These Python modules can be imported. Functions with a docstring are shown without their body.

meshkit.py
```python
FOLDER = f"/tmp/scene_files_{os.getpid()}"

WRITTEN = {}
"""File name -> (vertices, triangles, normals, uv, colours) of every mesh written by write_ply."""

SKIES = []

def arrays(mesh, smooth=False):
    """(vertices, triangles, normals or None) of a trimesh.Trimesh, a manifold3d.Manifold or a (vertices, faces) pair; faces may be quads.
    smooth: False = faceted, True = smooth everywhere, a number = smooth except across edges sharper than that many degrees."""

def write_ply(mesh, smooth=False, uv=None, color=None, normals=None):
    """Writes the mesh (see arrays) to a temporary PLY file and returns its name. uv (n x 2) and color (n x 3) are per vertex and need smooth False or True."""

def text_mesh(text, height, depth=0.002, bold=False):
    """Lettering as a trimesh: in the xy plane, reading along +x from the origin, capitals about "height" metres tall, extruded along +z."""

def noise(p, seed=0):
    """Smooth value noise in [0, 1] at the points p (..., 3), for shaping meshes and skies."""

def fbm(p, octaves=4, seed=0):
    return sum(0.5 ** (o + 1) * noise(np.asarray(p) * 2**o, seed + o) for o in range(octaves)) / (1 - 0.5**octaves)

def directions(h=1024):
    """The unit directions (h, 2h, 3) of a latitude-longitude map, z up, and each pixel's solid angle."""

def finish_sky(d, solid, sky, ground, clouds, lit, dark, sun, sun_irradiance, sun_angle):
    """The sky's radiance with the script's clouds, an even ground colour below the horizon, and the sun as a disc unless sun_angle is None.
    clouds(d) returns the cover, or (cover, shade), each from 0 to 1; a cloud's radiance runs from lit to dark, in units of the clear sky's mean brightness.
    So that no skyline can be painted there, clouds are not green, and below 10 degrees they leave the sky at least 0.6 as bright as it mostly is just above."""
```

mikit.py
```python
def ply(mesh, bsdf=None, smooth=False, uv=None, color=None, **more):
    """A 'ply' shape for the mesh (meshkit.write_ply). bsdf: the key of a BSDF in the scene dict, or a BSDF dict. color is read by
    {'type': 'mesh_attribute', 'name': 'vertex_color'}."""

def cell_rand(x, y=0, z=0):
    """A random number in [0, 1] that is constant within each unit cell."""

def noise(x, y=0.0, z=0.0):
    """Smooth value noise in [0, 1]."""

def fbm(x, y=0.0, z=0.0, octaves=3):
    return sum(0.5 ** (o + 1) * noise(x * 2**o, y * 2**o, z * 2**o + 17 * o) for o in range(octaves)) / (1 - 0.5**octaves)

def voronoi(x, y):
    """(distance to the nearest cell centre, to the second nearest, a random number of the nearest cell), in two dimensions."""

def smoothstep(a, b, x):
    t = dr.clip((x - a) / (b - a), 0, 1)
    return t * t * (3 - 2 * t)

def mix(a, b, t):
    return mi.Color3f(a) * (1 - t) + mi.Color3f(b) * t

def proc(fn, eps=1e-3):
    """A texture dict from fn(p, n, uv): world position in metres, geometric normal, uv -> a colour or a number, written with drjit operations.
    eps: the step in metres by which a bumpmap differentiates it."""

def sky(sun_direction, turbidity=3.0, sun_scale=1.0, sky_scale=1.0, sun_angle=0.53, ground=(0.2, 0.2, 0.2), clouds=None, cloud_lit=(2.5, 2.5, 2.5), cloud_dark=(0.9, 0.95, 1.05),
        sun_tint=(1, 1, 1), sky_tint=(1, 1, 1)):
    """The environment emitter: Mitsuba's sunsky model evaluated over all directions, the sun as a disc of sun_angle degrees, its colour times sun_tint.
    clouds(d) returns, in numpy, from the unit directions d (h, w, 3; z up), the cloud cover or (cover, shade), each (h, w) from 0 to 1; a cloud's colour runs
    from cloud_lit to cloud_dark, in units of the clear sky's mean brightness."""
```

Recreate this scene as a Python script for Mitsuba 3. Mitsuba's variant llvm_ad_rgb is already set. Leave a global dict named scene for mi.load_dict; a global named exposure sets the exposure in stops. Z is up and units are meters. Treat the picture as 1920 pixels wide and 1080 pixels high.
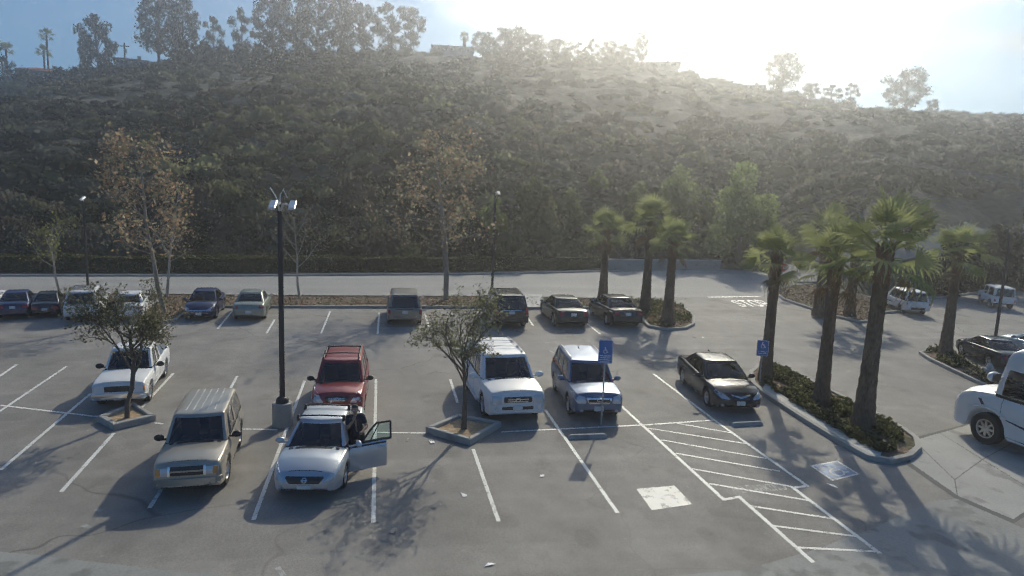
import math, random
import numpy as np, trimesh, drjit as dr, mitsuba as mi
import mikit, meshkit, manifold3d as m3
from mikit import proc, fbm, noise, voronoi, smoothstep, mix
from shapely.geometry import Polygon, LineString, Point, box
from shapely import affinity
from scipy.interpolate import PchipInterpolator
rng = np.random.default_rng(7); random.seed(7)
T = mi.ScalarTransform4f
scene, labels = {}, {}

# ------------------------------------------------------------------ camera, sky, exposure, air
CAM = np.array([0.0, -21.6, 7.68]); F = 1263.5; PIT, YAW, ROL = 0.1493, -0.1785, 0.039
_f = np.array([-math.sin(YAW)*math.cos(PIT), math.cos(YAW)*math.cos(PIT), -math.sin(PIT)])
_r0 = np.array([math.cos(YAW), math.sin(YAW), 0.0]); _u0 = np.cross(_r0, _f)
_r = _r0*math.cos(ROL) + _u0*math.sin(ROL); _u = -_r0*math.sin(ROL) + _u0*math.cos(ROL)
scene['camera'] = {'type': 'perspective', 'fov': 2*math.degrees(math.atan(960/F)), 'fov_axis': 'x', 'near_clip': 0.1, 'far_clip': 6000.0,
                   'to_world': T().look_at(origin=CAM.tolist(), target=(CAM+_f).tolist(), up=_u.tolist()), 'medium': {'type': 'ref', 'id': 'air'}}
SUN = np.array([0.365, 0.765, 0.530]); SUN /= np.linalg.norm(SUN)
def clouds(d):
    c = np.array([math.sin(math.radians(19))*math.cos(math.radians(26)), math.cos(math.radians(19))*math.cos(math.radians(26)), math.sin(math.radians(26))])   # middle of the bright cloud bank under the sun
    near = np.degrees(np.arccos(np.clip(d @ c, -1, 1)))
    az, el = np.arctan2(d[..., 0], d[..., 1]), np.arcsin(np.clip(d[..., 2], -1, 1))
    q = np.stack([az*3.2 - el*1.2, el*11 + az*2.0, az*0], -1)
    n = meshkit.fbm(q, 5, 3); n2 = meshkit.fbm(q*np.array([1.6, 2.2, 1])+9, 5, 8)
    veil = np.clip((22.5 - near + (n-0.5)*18)/6, 0, 1)
    streak = np.clip((n2-0.45)*3.4, 0, 1)*0.75*np.clip((75-near)/30, 0, 1)*np.clip((az+0.15)*4, 0.10, 1)
    far = np.clip((near-20)/9, 0, 1)
    return np.clip(np.maximum(veil*0.95, streak), 0, 1), far
scene['sky'] = mikit.sky(SUN.tolist(), turbidity=3.0, sun_scale=1.0, sky_scale=1.0, sun_tint=(0.85, 0.99, 1.16), sky_tint=(0.35, 0.68, 0.97), clouds=clouds, cloud_lit=(9.0, 9.0, 9.0), cloud_dark=(2.1, 2.25, 2.4))
exposure = 1.62
scene['air'] = {'type': 'homogeneous', 'albedo': {'type': 'rgb', 'value': [0.95, 0.95, 0.95]}, 'sigma_t': 0.0024, 'phase': {'type': 'hg', 'g': 0.86}}

def ray(px, py): 
    d = _f + (px-960)/F*_r + (540-py)/F*_u
    return d/np.linalg.norm(d)
def at(px, py, z=0.0):
    d = ray(px, py); return CAM + d*((z-CAM[2])/d[2])
def proj(p):
    d = np.asarray(p, float)-CAM; return 960+F*(d@_r)/(d@_f), 540-F*(d@_u)/(d@_f)
def ppm(p): return F/((np.asarray(p, float)-CAM)@_f)      # photo pixels per metre there

# ------------------------------------------------------------------ bookkeeping
_n = {}
def key(name, parent=None):
    k = (parent + '__' if parent else '') + name
    c = _n.get(k, -1) + 1; _n[k] = c
    return k if c == 0 else f'{k}_{c:03d}'
def lab(k, label=None, cat=None, group=None, kind=None):
    e = labels.setdefault(k, {})
    for a, b in (('label', label), ('category', cat), ('group', group), ('kind', kind)):
        if b: e[a] = b
    return k
def thing(name, label, cat, group=None): return lab(key(name), label, cat, group)
def put(name, mesh, m, parent=None, smooth=False, color=None, **kw):
    k = key(name, parent)
    scene[k] = mikit.ply(mesh, m, smooth, color=color)
    if kw: lab(k, **kw)
    return k
def put_ply(name, d, parent=None, M=None, **kw):
    k = key(name, parent); scene[k] = {**d, 'to_world': T(M)} if M is not None else d
    if kw: lab(k, **kw)
    return k
def cat(ms): 
    ms = [m for m in ms if m is not None]
    return trimesh.util.concatenate(ms) if len(ms) > 1 else ms[0]
def tm(v, f): 
    f = np.asarray(f)
    if f.ndim == 2 and f.shape[1] == 4: f = np.vstack([f[:, [0, 1, 2]], f[:, [0, 2, 3]]])
    return trimesh.Trimesh(np.asarray(v, float), f, process=False)
def bx(a, b, ch=0.0):
    """box between corners a and b, its edges chamfered by ch"""
    a, b = np.minimum(a, b).astype(float), np.maximum(a, b).astype(float)
    if ch <= 0:
        m = trimesh.creation.box(extents=b-a); m.apply_translation((a+b)/2); return m
    e, c = (b-a)/2, (a+b)/2; ch = min(ch, e.min()*0.9); P = []
    for s in np.ndindex(2, 2, 2):
        s = np.array(s)*2-1
        for k in range(3):
            q = e-ch; q = q.copy(); q[k] = e[k]; P.append(c+s*q)
    return trimesh.convex.convex_hull(np.array(P))
def tube(pts, rad, n=6, cap=True):
    p = np.asarray(pts, float); rad = np.broadcast_to(rad, (len(p),)).astype(float)
    t = np.gradient(p, axis=0); t /= np.linalg.norm(t, axis=1, keepdims=True)+1e-12
    a = np.cross(t, [0.31, 0.17, 0.93]); bad = np.linalg.norm(a, axis=1) < 0.2; a[bad] = np.cross(t[bad], [0.93, 0.3, 0.1])
    a /= np.linalg.norm(a, axis=1, keepdims=True); b = np.cross(t, a); ang = np.arange(n)*2*np.pi/n
    v = p[:, None]+rad[:, None, None]*(np.cos(ang)[None, :, None]*a[:, None]+np.sin(ang)[None, :, None]*b[:, None])
    i, j = np.meshgrid(np.arange(len(p)-1), np.arange(n), indexing='ij')
    q = np.stack([i*n+j, i*n+(j+1) % n, (i+1)*n+(j+1) % n, (i+1)*n+j], -1).reshape(-1, 4)
    f = np.vstack([q[:, [0, 1, 2]], q[:, [0, 2, 3]]]); v = v.reshape(-1, 3)
    if cap:
        k = len(v); v = np.vstack([v, p[:1], p[-1:]]); jj = np.arange(n); o = (len(p)-1)*n
        f = np.vstack([f, np.stack([(jj+1) % n, jj, jj*0+k], 1), np.stack([o+jj, o+(jj+1) % n, jj*0+k+1], 1)])
    return tm(v, f)
def lathe(prof, n=24):
    """profile of (radius, height) turned round z"""
    return trimesh.creation.revolve(np.asarray(prof, float), sections=n)
def prism(poly, z0, z1):
    m = cat([trimesh.creation.extrude_polygon(g, z1-z0, engine='earcut') for g in getattr(poly, 'geoms', [poly])]); m.apply_translation([0, 0, z0]); return m
def sheet(poly, z):
    """a flat polygon facing up"""
    gs = getattr(poly, 'geoms', [poly]); out = []
    for g in gs:
        v, f = trimesh.creation.triangulate_polygon(g, engine='earcut')
        v = np.c_[v, np.full(len(v), z)]; f = np.array(f)
        n = np.cross(v[f[:, 1]]-v[f[:, 0]], v[f[:, 2]]-v[f[:, 0]])[:, 2]; f[n < 0] = f[n < 0][:, ::-1]
        out.append(tm(v, f))
    return cat(out)
def rot(deg, ax='z'): return trimesh.transformations.rotation_matrix(math.radians(deg), {'x': [1, 0, 0], 'y': [0, 1, 0], 'z': [0, 0, 1]}[ax])
def moved(m, p=(0, 0, 0), rz=0.0):
    m = m.copy(); M = rot(math.degrees(rz)); M[:3, 3] = p; m.apply_transform(M); return m
def px_poly(pts, smooth=0.0):
    P = Polygon([tuple(at(x, y)[:2]) for x, y in pts])
    if not P.is_valid: P = P.buffer(0)
    return P.buffer(smooth).buffer(-2*smooth).buffer(smooth) if smooth else P

# ------------------------------------------------------------------ materials
def rgb(*c): return {'type': 'rgb', 'value': list(c)}
def mat(name, c, rough=0.6, metal=0.0, two=True, **kw):
    b = {'type': 'principled', 'base_color': c if isinstance(c, dict) else rgb(*c), 'roughness': rough, 'metallic': metal, **kw}
    scene[name] = {'type': 'twosided', 'b': b} if two else b
    return name
def bumped(name, c, rough, fn, scale=1.0, eps=4e-3, **kw):
    b = {'type': 'bumpmap', 'arbitrary': proc(fn, eps), 'scale': scale, 'b': {'type': 'principled', 'base_color': c if isinstance(c, dict) else rgb(*c), 'roughness': rough, **kw}}
    scene[name] = {'type': 'twosided', 'b': b}; return name
def noisy(c, amp=0.25, s=3.0, oct=3):
    return proc(lambda p, n, uv: mi.Color3f(*c)*(1-amp+2*amp*fbm(p.x*s, p.y*s, p.z*s, oct)))
def vcol(name, rough=0.8, **kw):
    return mat(name, {'type': 'mesh_attribute', 'name': 'vertex_color'}, rough, **kw)

def f_asphalt(p, n, uv):
    x, y = p.x, p.y
    big = fbm(x*0.11, y*0.16, 0, 3); mid = fbm(x*0.9+3, y*0.5, 5, 3); fine = noise(x*38, y*38, 1)*0.5+noise(x*91, y*91, 2)*0.5
    v = 0.222*(0.80+0.28*big)*(0.84+0.32*mid)*(0.93+0.14*noise(x*3.1, y*3.1, 8))*(0.80+0.40*fine)
    stain = smoothstep(0.64, 0.80, fbm(x*0.55+41, y*0.42+7, 3, 3))
    v = v*(1-0.16*stain)
    band = smoothstep(0.55, 0.85, noise(y*1.7+0.4*noise(x*0.3, y*0.3, 4), x*0.05, 9))
    v = v*(1+0.12*band)
    _a, _b, w = voronoi(x*0.16+0.25*fbm(x*0.8, y*0.8, 2, 2), y*0.16+0.25*fbm(x*0.8+9, y*0.8, 4, 2))
    crack = 1-smoothstep(0.0, 0.012, _b-_a)
    v = v*(1-0.42*crack*smoothstep(0.45, 0.6, noise(x*0.12, y*0.12, 7)))
    oil = smoothstep(0.70, 0.76, noise(x*1.4+13, y*1.1, 11))*smoothstep(0.5, 0.7, noise(x*0.25, y*0.25, 12))
    v = v*(1-0.10*oil)
    drip = smoothstep(0.30, 0.05, dr.sqrt(dr.square(x-2.76*dr.round(x/2.76-0.5)-1.38+0.7*(noise(x*0.5, y*0.2, 5)-0.5))*0.5+dr.square(dr.abs(y+1.2)-3.2)*0.10))*smoothstep(0.35, 0.6, fbm(x*3.1, y*3.1, 6, 3))
    v = v*(1-0.20*drip*smoothstep(14.0, 10.0, dr.abs(y)))
    fleck = smoothstep(0.975, 0.99, noise(x*9+1, y*9, 21))
    return mix(mi.Color3f(v*1.055, v*1.0, v*0.93), (0.42, 0.40, 0.36), fleck*0.5)
mat('asphalt', proc(f_asphalt), 0.78, specular=0.35)
def f_street(p, n, uv):
    x, y = p.x, p.y
    v = 0.27*(0.85+0.3*fbm(x*0.08, y*0.5, 0, 3))*(0.85+0.3*noise(x*22, y*22, 1))
    return mi.Color3f(v, v*0.985, v*0.94)
mat('street_asphalt', proc(f_street), 0.8)
def f_paint(c, cut=0.62):
    def fn(p, n, uv):
        w = fbm(p.x*7, p.y*7, 3, 3); g = noise(p.x*60, p.y*60, 2)
        worn = smoothstep(cut, cut+0.12, w*0.75+g*0.25)
        return mix(mi.Color3f(*c)*(0.82+0.3*fbm(p.x*1.3, p.y*1.3, 1, 2)), (0.22, 0.22, 0.21), worn*0.75)
    return proc(fn)
mat('line_paint', f_paint((0.66, 0.66, 0.63)), 0.6)
mat('blue_line_paint', f_paint((0.62, 0.66, 0.70)), 0.6)
mat('blue_pad_paint', f_paint((0.27, 0.36, 0.50), 0.55), 0.6)
mat('pale_pad_paint', f_paint((0.66, 0.65, 0.60), 0.58), 0.6)
def f_conc(base):
    def fn(p, n, uv):
        v = 0.80+0.28*fbm(p.x*0.7, p.y*0.7, p.z*0.7, 3)+0.16*(noise(p.x*30, p.y*30, p.z*30)-0.5)
        s = smoothstep(0.6, 0.8, fbm(p.x*1.9+5, p.y*1.9, p.z*2, 3))
        return mi.Color3f(*base)*v*(1-0.3*s)
    return proc(fn)
mat('concrete', f_conc((0.36, 0.355, 0.33)), 0.85)
mat('pale_concrete', f_conc((0.50, 0.49, 0.45)), 0.85)
mat('slab_concrete', f_conc((0.265, 0.268, 0.258)), 0.8)
def f_mulch(p, n, uv):
    a = noise(p.x*14, p.y*14, 1); b = fbm(p.x*2, p.y*2, 4, 3)
    c = mix((0.13, 0.085, 0.055), (0.24, 0.18, 0.13), a)
    return mix(c, (0.10, 0.09, 0.05), smoothstep(0.5, 0.75, b))
bumped('mulch', proc(f_mulch), 0.95, lambda p, n, uv: 0.05*noise(p.x*12, p.y*12, 3), 1.0)
def f_soil(p, n, uv):
    c = mix((0.30, 0.20, 0.11), (0.44, 0.32, 0.20), fbm(p.x*3, p.y*3, 1, 3))
    return c*(0.8+0.4*noise(p.x*25, p.y*25, 3))
bumped('sandy_soil', proc(f_soil), 0.95, lambda p, n, uv: 0.03*noise(p.x*16, p.y*16, 3), 1.0)
def f_hill(p, n, uv):
    a = fbm(p.x*0.045, p.y*0.045, 1, 4); b = fbm(p.x*0.35, p.y*0.35, 5, 3); g = noise(p.x*2.6, p.y*2.6, 2)
    c = mix((0.056, 0.055, 0.044), (0.105, 0.098, 0.076), smoothstep(0.38, 0.66, a*0.6+b*0.4))
    c = mix(c, (0.055, 0.057, 0.036), smoothstep(0.5, 0.72, fbm(p.x*0.09+31, p.y*0.09, 8, 3)))
    return c*(0.7+0.6*g)
mat('dry_hill', proc(f_hill), 0.95)
mat('driveway_concrete', f_conc((0.35, 0.35, 0.335)), 0.8); mat('joint', (0.13, 0.13, 0.125), 0.9)
mat('black_plastic', (0.018, 0.018, 0.02), 0.45)
mat('rubber', (0.02, 0.02, 0.021), 0.75)
mat('alloy', (0.55, 0.55, 0.56), 0.3, 0.9)
mat('chrome', (0.78, 0.78, 0.80), 0.12, 1.0)
mat('grille_dark', (0.025, 0.026, 0.03), 0.35)
mat('interior_dark', (0.035, 0.034, 0.034), 0.8)
mat('interior_tan', (0.16, 0.13, 0.10), 0.8)
mat('lamp_clear', (0.50, 0.52, 0.55), 0.10, 0.35, clearcoat=1.0)
mat('lamp_amber', (0.60, 0.25, 0.05), 0.15, clearcoat=1.0)
mat('lamp_red', (0.38, 0.018, 0.018), 0.15, clearcoat=1.0)
mat('plate_white', (0.62, 0.62, 0.60), 0.5)
scene['tinted_glass'] = {'type': 'thindielectric', 'int_ior': 1.5, 'specular_transmittance': rgb(0.16, 0.17, 0.175), 'specular_reflectance': rgb(1, 1, 1)}
scene['clear_glass'] = {'type': 'thindielectric', 'int_ior': 1.5, 'specular_transmittance': rgb(0.66, 0.82, 0.74), 'specular_reflectance': rgb(1, 1, 1)}
def paint(name, c, metal=0.3, rough=0.32):
    def fn(p, n, uv): return mi.Color3f(*c)*(0.94+0.12*fbm(p.x*1.3, p.y*1.3, p.z*2, 2))
    return mat(name, proc(fn), rough, metal, clearcoat=1.0, clearcoat_gloss=0.985, specular=0.5)
paint('paint_white', (0.66, 0.67, 0.67), 0.0, 0.4)
paint('paint_tan', (0.39, 0.36, 0.305), 0.45, 0.26); paint('paint_silver', (0.52, 0.55, 0.58), 0.6)
paint('paint_red', (0.21, 0.030, 0.038), 0.25, 0.24); paint('paint_blue_grey', (0.12, 0.165, 0.26), 0.5)
paint('paint_black', (0.006, 0.009, 0.018), 0.0, 0.16); paint('paint_navy', (0.014, 0.026, 0.080), 0.2, 0.2)
paint('paint_sage', (0.24, 0.265, 0.235), 0.5); paint('paint_taupe', (0.225, 0.21, 0.18), 0.45)
paint('paint_dark_green', (0.016, 0.028, 0.028), 0.2, 0.18); paint('paint_pale_blue', (0.36, 0.45, 0.52), 0.45)
# ------------------------------------------------------------------ vehicles (local frame: x forward, y to its left, z up, origin on the ground)
def cast(mesh, o, d):
    """first hit of rays o + t*d, d along an axis, on the mesh: distances, inf for a miss"""
    k = int(np.argmax(np.abs(d))); iu, iv = [a for a in range(3) if a != k]; v = mesh.vertices[mesh.faces]
    lo, hi = o.min(0), o.max(0)
    sel = (v[:, :, iu].min(1) <= hi[iu]) & (v[:, :, iu].max(1) >= lo[iu]) & (v[:, :, iv].min(1) <= hi[iv]) & (v[:, :, iv].max(1) >= lo[iv]); v = v[sel]
    a, b, c = v[:, 0], v[:, 1]-v[:, 0], v[:, 2]-v[:, 0]; det = b[:, iu]*c[:, iv]-b[:, iv]*c[:, iu]; g = np.abs(det) > 1e-9; a, b, c, det = a[g], b[g], c[g], det[g]
    pu, pv = o[:, iu][:, None]-a[:, iu], o[:, iv][:, None]-a[:, iv]
    s = (pu*c[:, iv]-pv*c[:, iu])/det; t = (pv*b[:, iu]-pu*b[:, iv])/det
    h = (a[:, k]+s*b[:, k]+t*c[:, k]-o[:, k][:, None])*np.sign(d[k])
    h = np.where((s >= -1e-6) & (t >= -1e-6) & (s+t <= 1+1e-6) & (h > 0), h, np.inf)
    return h.min(1) if h.shape[1] else np.full(len(o), np.inf)
AX = {'front': ([-1, 0, 0], 1, 2), 'rear': ([1, 0, 0], 1, 2), 'left': ([0, -1, 0], 0, 2), 'right': ([0, 1, 0], 0, 2), 'top': ([0, 0, -1], 0, 1)}
def drape(poly, side, body, th=0.02, lift=0.004, step=0.16):
    """a slab with the outline poly laid on the body as seen from one side"""
    poly = poly.buffer(0); poly = max(poly.geoms, key=lambda g: g.area) if hasattr(poly, "geoms") else poly
    d, iu, iv = AX[side]; d = np.array(d, float)
    m = trimesh.creation.extrude_polygon(poly, 1.0, engine='earcut')
    for _ in range(2):
        e = m.vertices[m.edges_unique]; 
        if np.linalg.norm((e[:, 0]-e[:, 1])[:, :2], axis=1).max() > step: m = m.subdivide()
    p = np.zeros((len(m.vertices), 3)); p[:, iu] = m.vertices[:, 0]; p[:, iv] = m.vertices[:, 1]; o = p-d*20
    t = cast(body, o, d); ok = np.isfinite(t)
    if not ok.any(): return m
    if not ok.all():
        for i in np.nonzero(~ok)[0]:
            j = np.nonzero(ok)[0]; t[i] = t[j[np.argmin(((p[j]-p[i])**2).sum(1))]]
    v = o+d*t[:, None] - d*(np.where(m.vertices[:, 2] > 0.5, lift, lift-th))[:, None]
    m = trimesh.Trimesh(v, m.faces, process=False); m.fix_normals(); return m
def rrect(u0, v0, u1, v1, r=0.03, sh=0.0):
    P = Polygon([(u0, v0), (u1, v0), (u1+sh, v1), (u0+sh, v1)]); r = min(r, abs(u1-u0)*0.45, abs(v1-v0)*0.45)
    return P.buffer(-r).buffer(r, quad_segs=3)
def mir(poly): return affinity.scale(poly, -1, 1, origin=(0, 0))
def grid_tm(P, keep=None):
    a, b = P.shape[:2]; i, j = np.meshgrid(np.arange(a-1), np.arange(b-1), indexing='ij')
    if keep is not None: i, j = i[keep], j[keep]
    q = np.stack([i*b+j, (i+1)*b+j, (i+1)*b+j+1, i*b+j+1], -1).reshape(-1, 4)
    m = tm(P.reshape(-1, 3), q); m.remove_unreferenced_vertices(); return m
def grid_n(P, keep, crease=40):
    """quads of the grid as unshared corners with normals smoothed over the WHOLE grid, except across edges sharper than crease"""
    a, b = P.shape[:2]; A, B, C, D = P[:-1, :-1], P[1:, :-1], P[1:, 1:], P[:-1, 1:]
    N = np.cross(C-A, D-B); ln = np.linalg.norm(N, axis=2, keepdims=True); U = N/np.maximum(ln, 1e-12)
    Np = np.zeros((a+1, b+1, 3)); Up = np.zeros_like(Np); Np[1:-1, 1:-1] = N; Up[1:-1, 1:-1] = U
    i, j = np.nonzero(keep); cs = math.cos(math.radians(crease)); out = []
    for ci, cj in ((0, 0), (1, 0), (1, 1), (0, 1)):
        acc = np.zeros((len(i), 3)); me = U[i, j]
        for e in (0, 1):
            for f in (0, 1):
                q = Np[i+ci+e, j+cj+f]; acc += q*((Up[i+ci+e, j+cj+f]*me).sum(1, keepdims=True) > cs)
        acc += me*1e-9; out.append(acc/np.maximum(np.linalg.norm(acc, axis=1, keepdims=True), 1e-15))
    v = np.stack([A[i, j], B[i, j], C[i, j], D[i, j]], 1).reshape(-1, 3); n = np.stack(out, 1).reshape(-1, 3)
    k = np.arange(len(i))*4; f = np.vstack([np.stack([k, k+1, k+2], 1), np.stack([k, k+2, k+3], 1)])
    return v, f, n
def flat_n(m):
    v = m.vertices[m.faces].reshape(-1, 3); return v, np.arange(len(v)).reshape(-1, 3), np.repeat(m.face_normals, 3, 0)
def join_n(ps):
    o = 0; V_, F_, N_ = [], [], []
    for v, f, n in ps: V_.append(v); F_.append(f+o); N_.append(n); o += len(v)
    return np.vstack(V_), np.vstack(F_), np.vstack(N_)
_wheels = {}
def wheel_meshes(R, w, rimR, n_sp=5, steel=False):
    """tyre and rim on the y axis, outer face at +y"""
    h = w/2
    tyre = lathe([(rimR, -h*0.8), (R*0.93, -h), (R*0.985, -h*0.8), (R, -h*0.5), (R, h*0.5), (R*0.985, h*0.8), (R*0.93, h), (rimR, h*0.85), (rimR*0.97, h*0.3), (rimR*0.97, -h*0.6), (rimR, -h*0.8)], 28)
    back = lathe([(0.001, -h*0.1), (rimR*0.98, -h*0.1), (rimR*0.98, -h*0.05), (0.001, -h*0.05)], 20)
    ring = lathe([(rimR*0.86, h*0.5), (rimR*1.02, h*0.5), (rimR*1.03, h*0.88), (rimR*0.93, h*0.86), (rimR*0.86, h*0.5)], 28)
    hub = lathe([(0.001, h*0.35), (rimR*0.27, h*0.35), (rimR*0.25, h*0.72), (rimR*0.12, h*0.8), (0.001, h*0.8)], 14)
    sp = []
    for k in range(n_sp):
        s = trimesh.convex.convex_hull(np.array([[x, y, z] for x, ww, zs in ((rimR*0.2, 0.26, (h*0.4, h*0.72)), (rimR*0.95, 0.17 if not steel else 0.34, (h*0.5, h*0.74))) for y in (-rimR*ww*0.55, rimR*ww*0.55) for z in zs]))
        s.apply_transform(rot(360/n_sp*k)); sp.append(s)
    rim = cat([ring, hub]+sp)
    M = rot(-90, 'x')
    for m in (tyre, back, rim): m.apply_transform(M)
    return tyre, back, rim

MADE = []
# measured on the ground: centre x, y, size, extra width of each vehicle, in the order they are parked below
FIT = [(-4.897, -3.361, 0.946, 0.955, 8.598), (-1.768, -3.578, 0.978, 1.001, -0.025), (-9.019, 3.668, 0.867, 0.964, 6.995), (-1.669, 1.796, 0.98, 0.997, 0.344), (3.914, 1.645, 1.013, 1.004, 0.687), (6.963, 1.371, 1.02, 0.999, -0.237), (12.414, 1.893, 1.018, 0.976, -5.089), (-10.211, 17.764, 0.955, 0.976, 3.814), (-7.71, 17.801, 0.972, 0.986, 2.271), (0.694, 16.694, 1.01, 1.01, 0.286), (6.381, 16.193, 0.988, 1.01, 1.796), (9.909, 16.281, 1.034, 1.009, 1.553), (13.099, 16.424, 1.069, 1.012, 1.994), (-19.542, 17.685, 0.863, 0.955, 7.01), (-18.167, 17.964, 0.821, 0.962, 6.054), (-16.046, 17.303, 0.903, 0.974, 4.415), (-13.908, 17.418, 0.896, 0.955, 7.135), (-21.153, 17.113, 0.874, 1.001, -0.557), (-17.35, 7.4, 0.95, 1.0, 0.0), (36.149, 20.37, 0.943, 0.984, -2.918), (45.935, 22.581, 0.948, 0.997, -0.352), (29.3, 6.4, 0.90, 0.95, -6.0), None, None, None]
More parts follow.
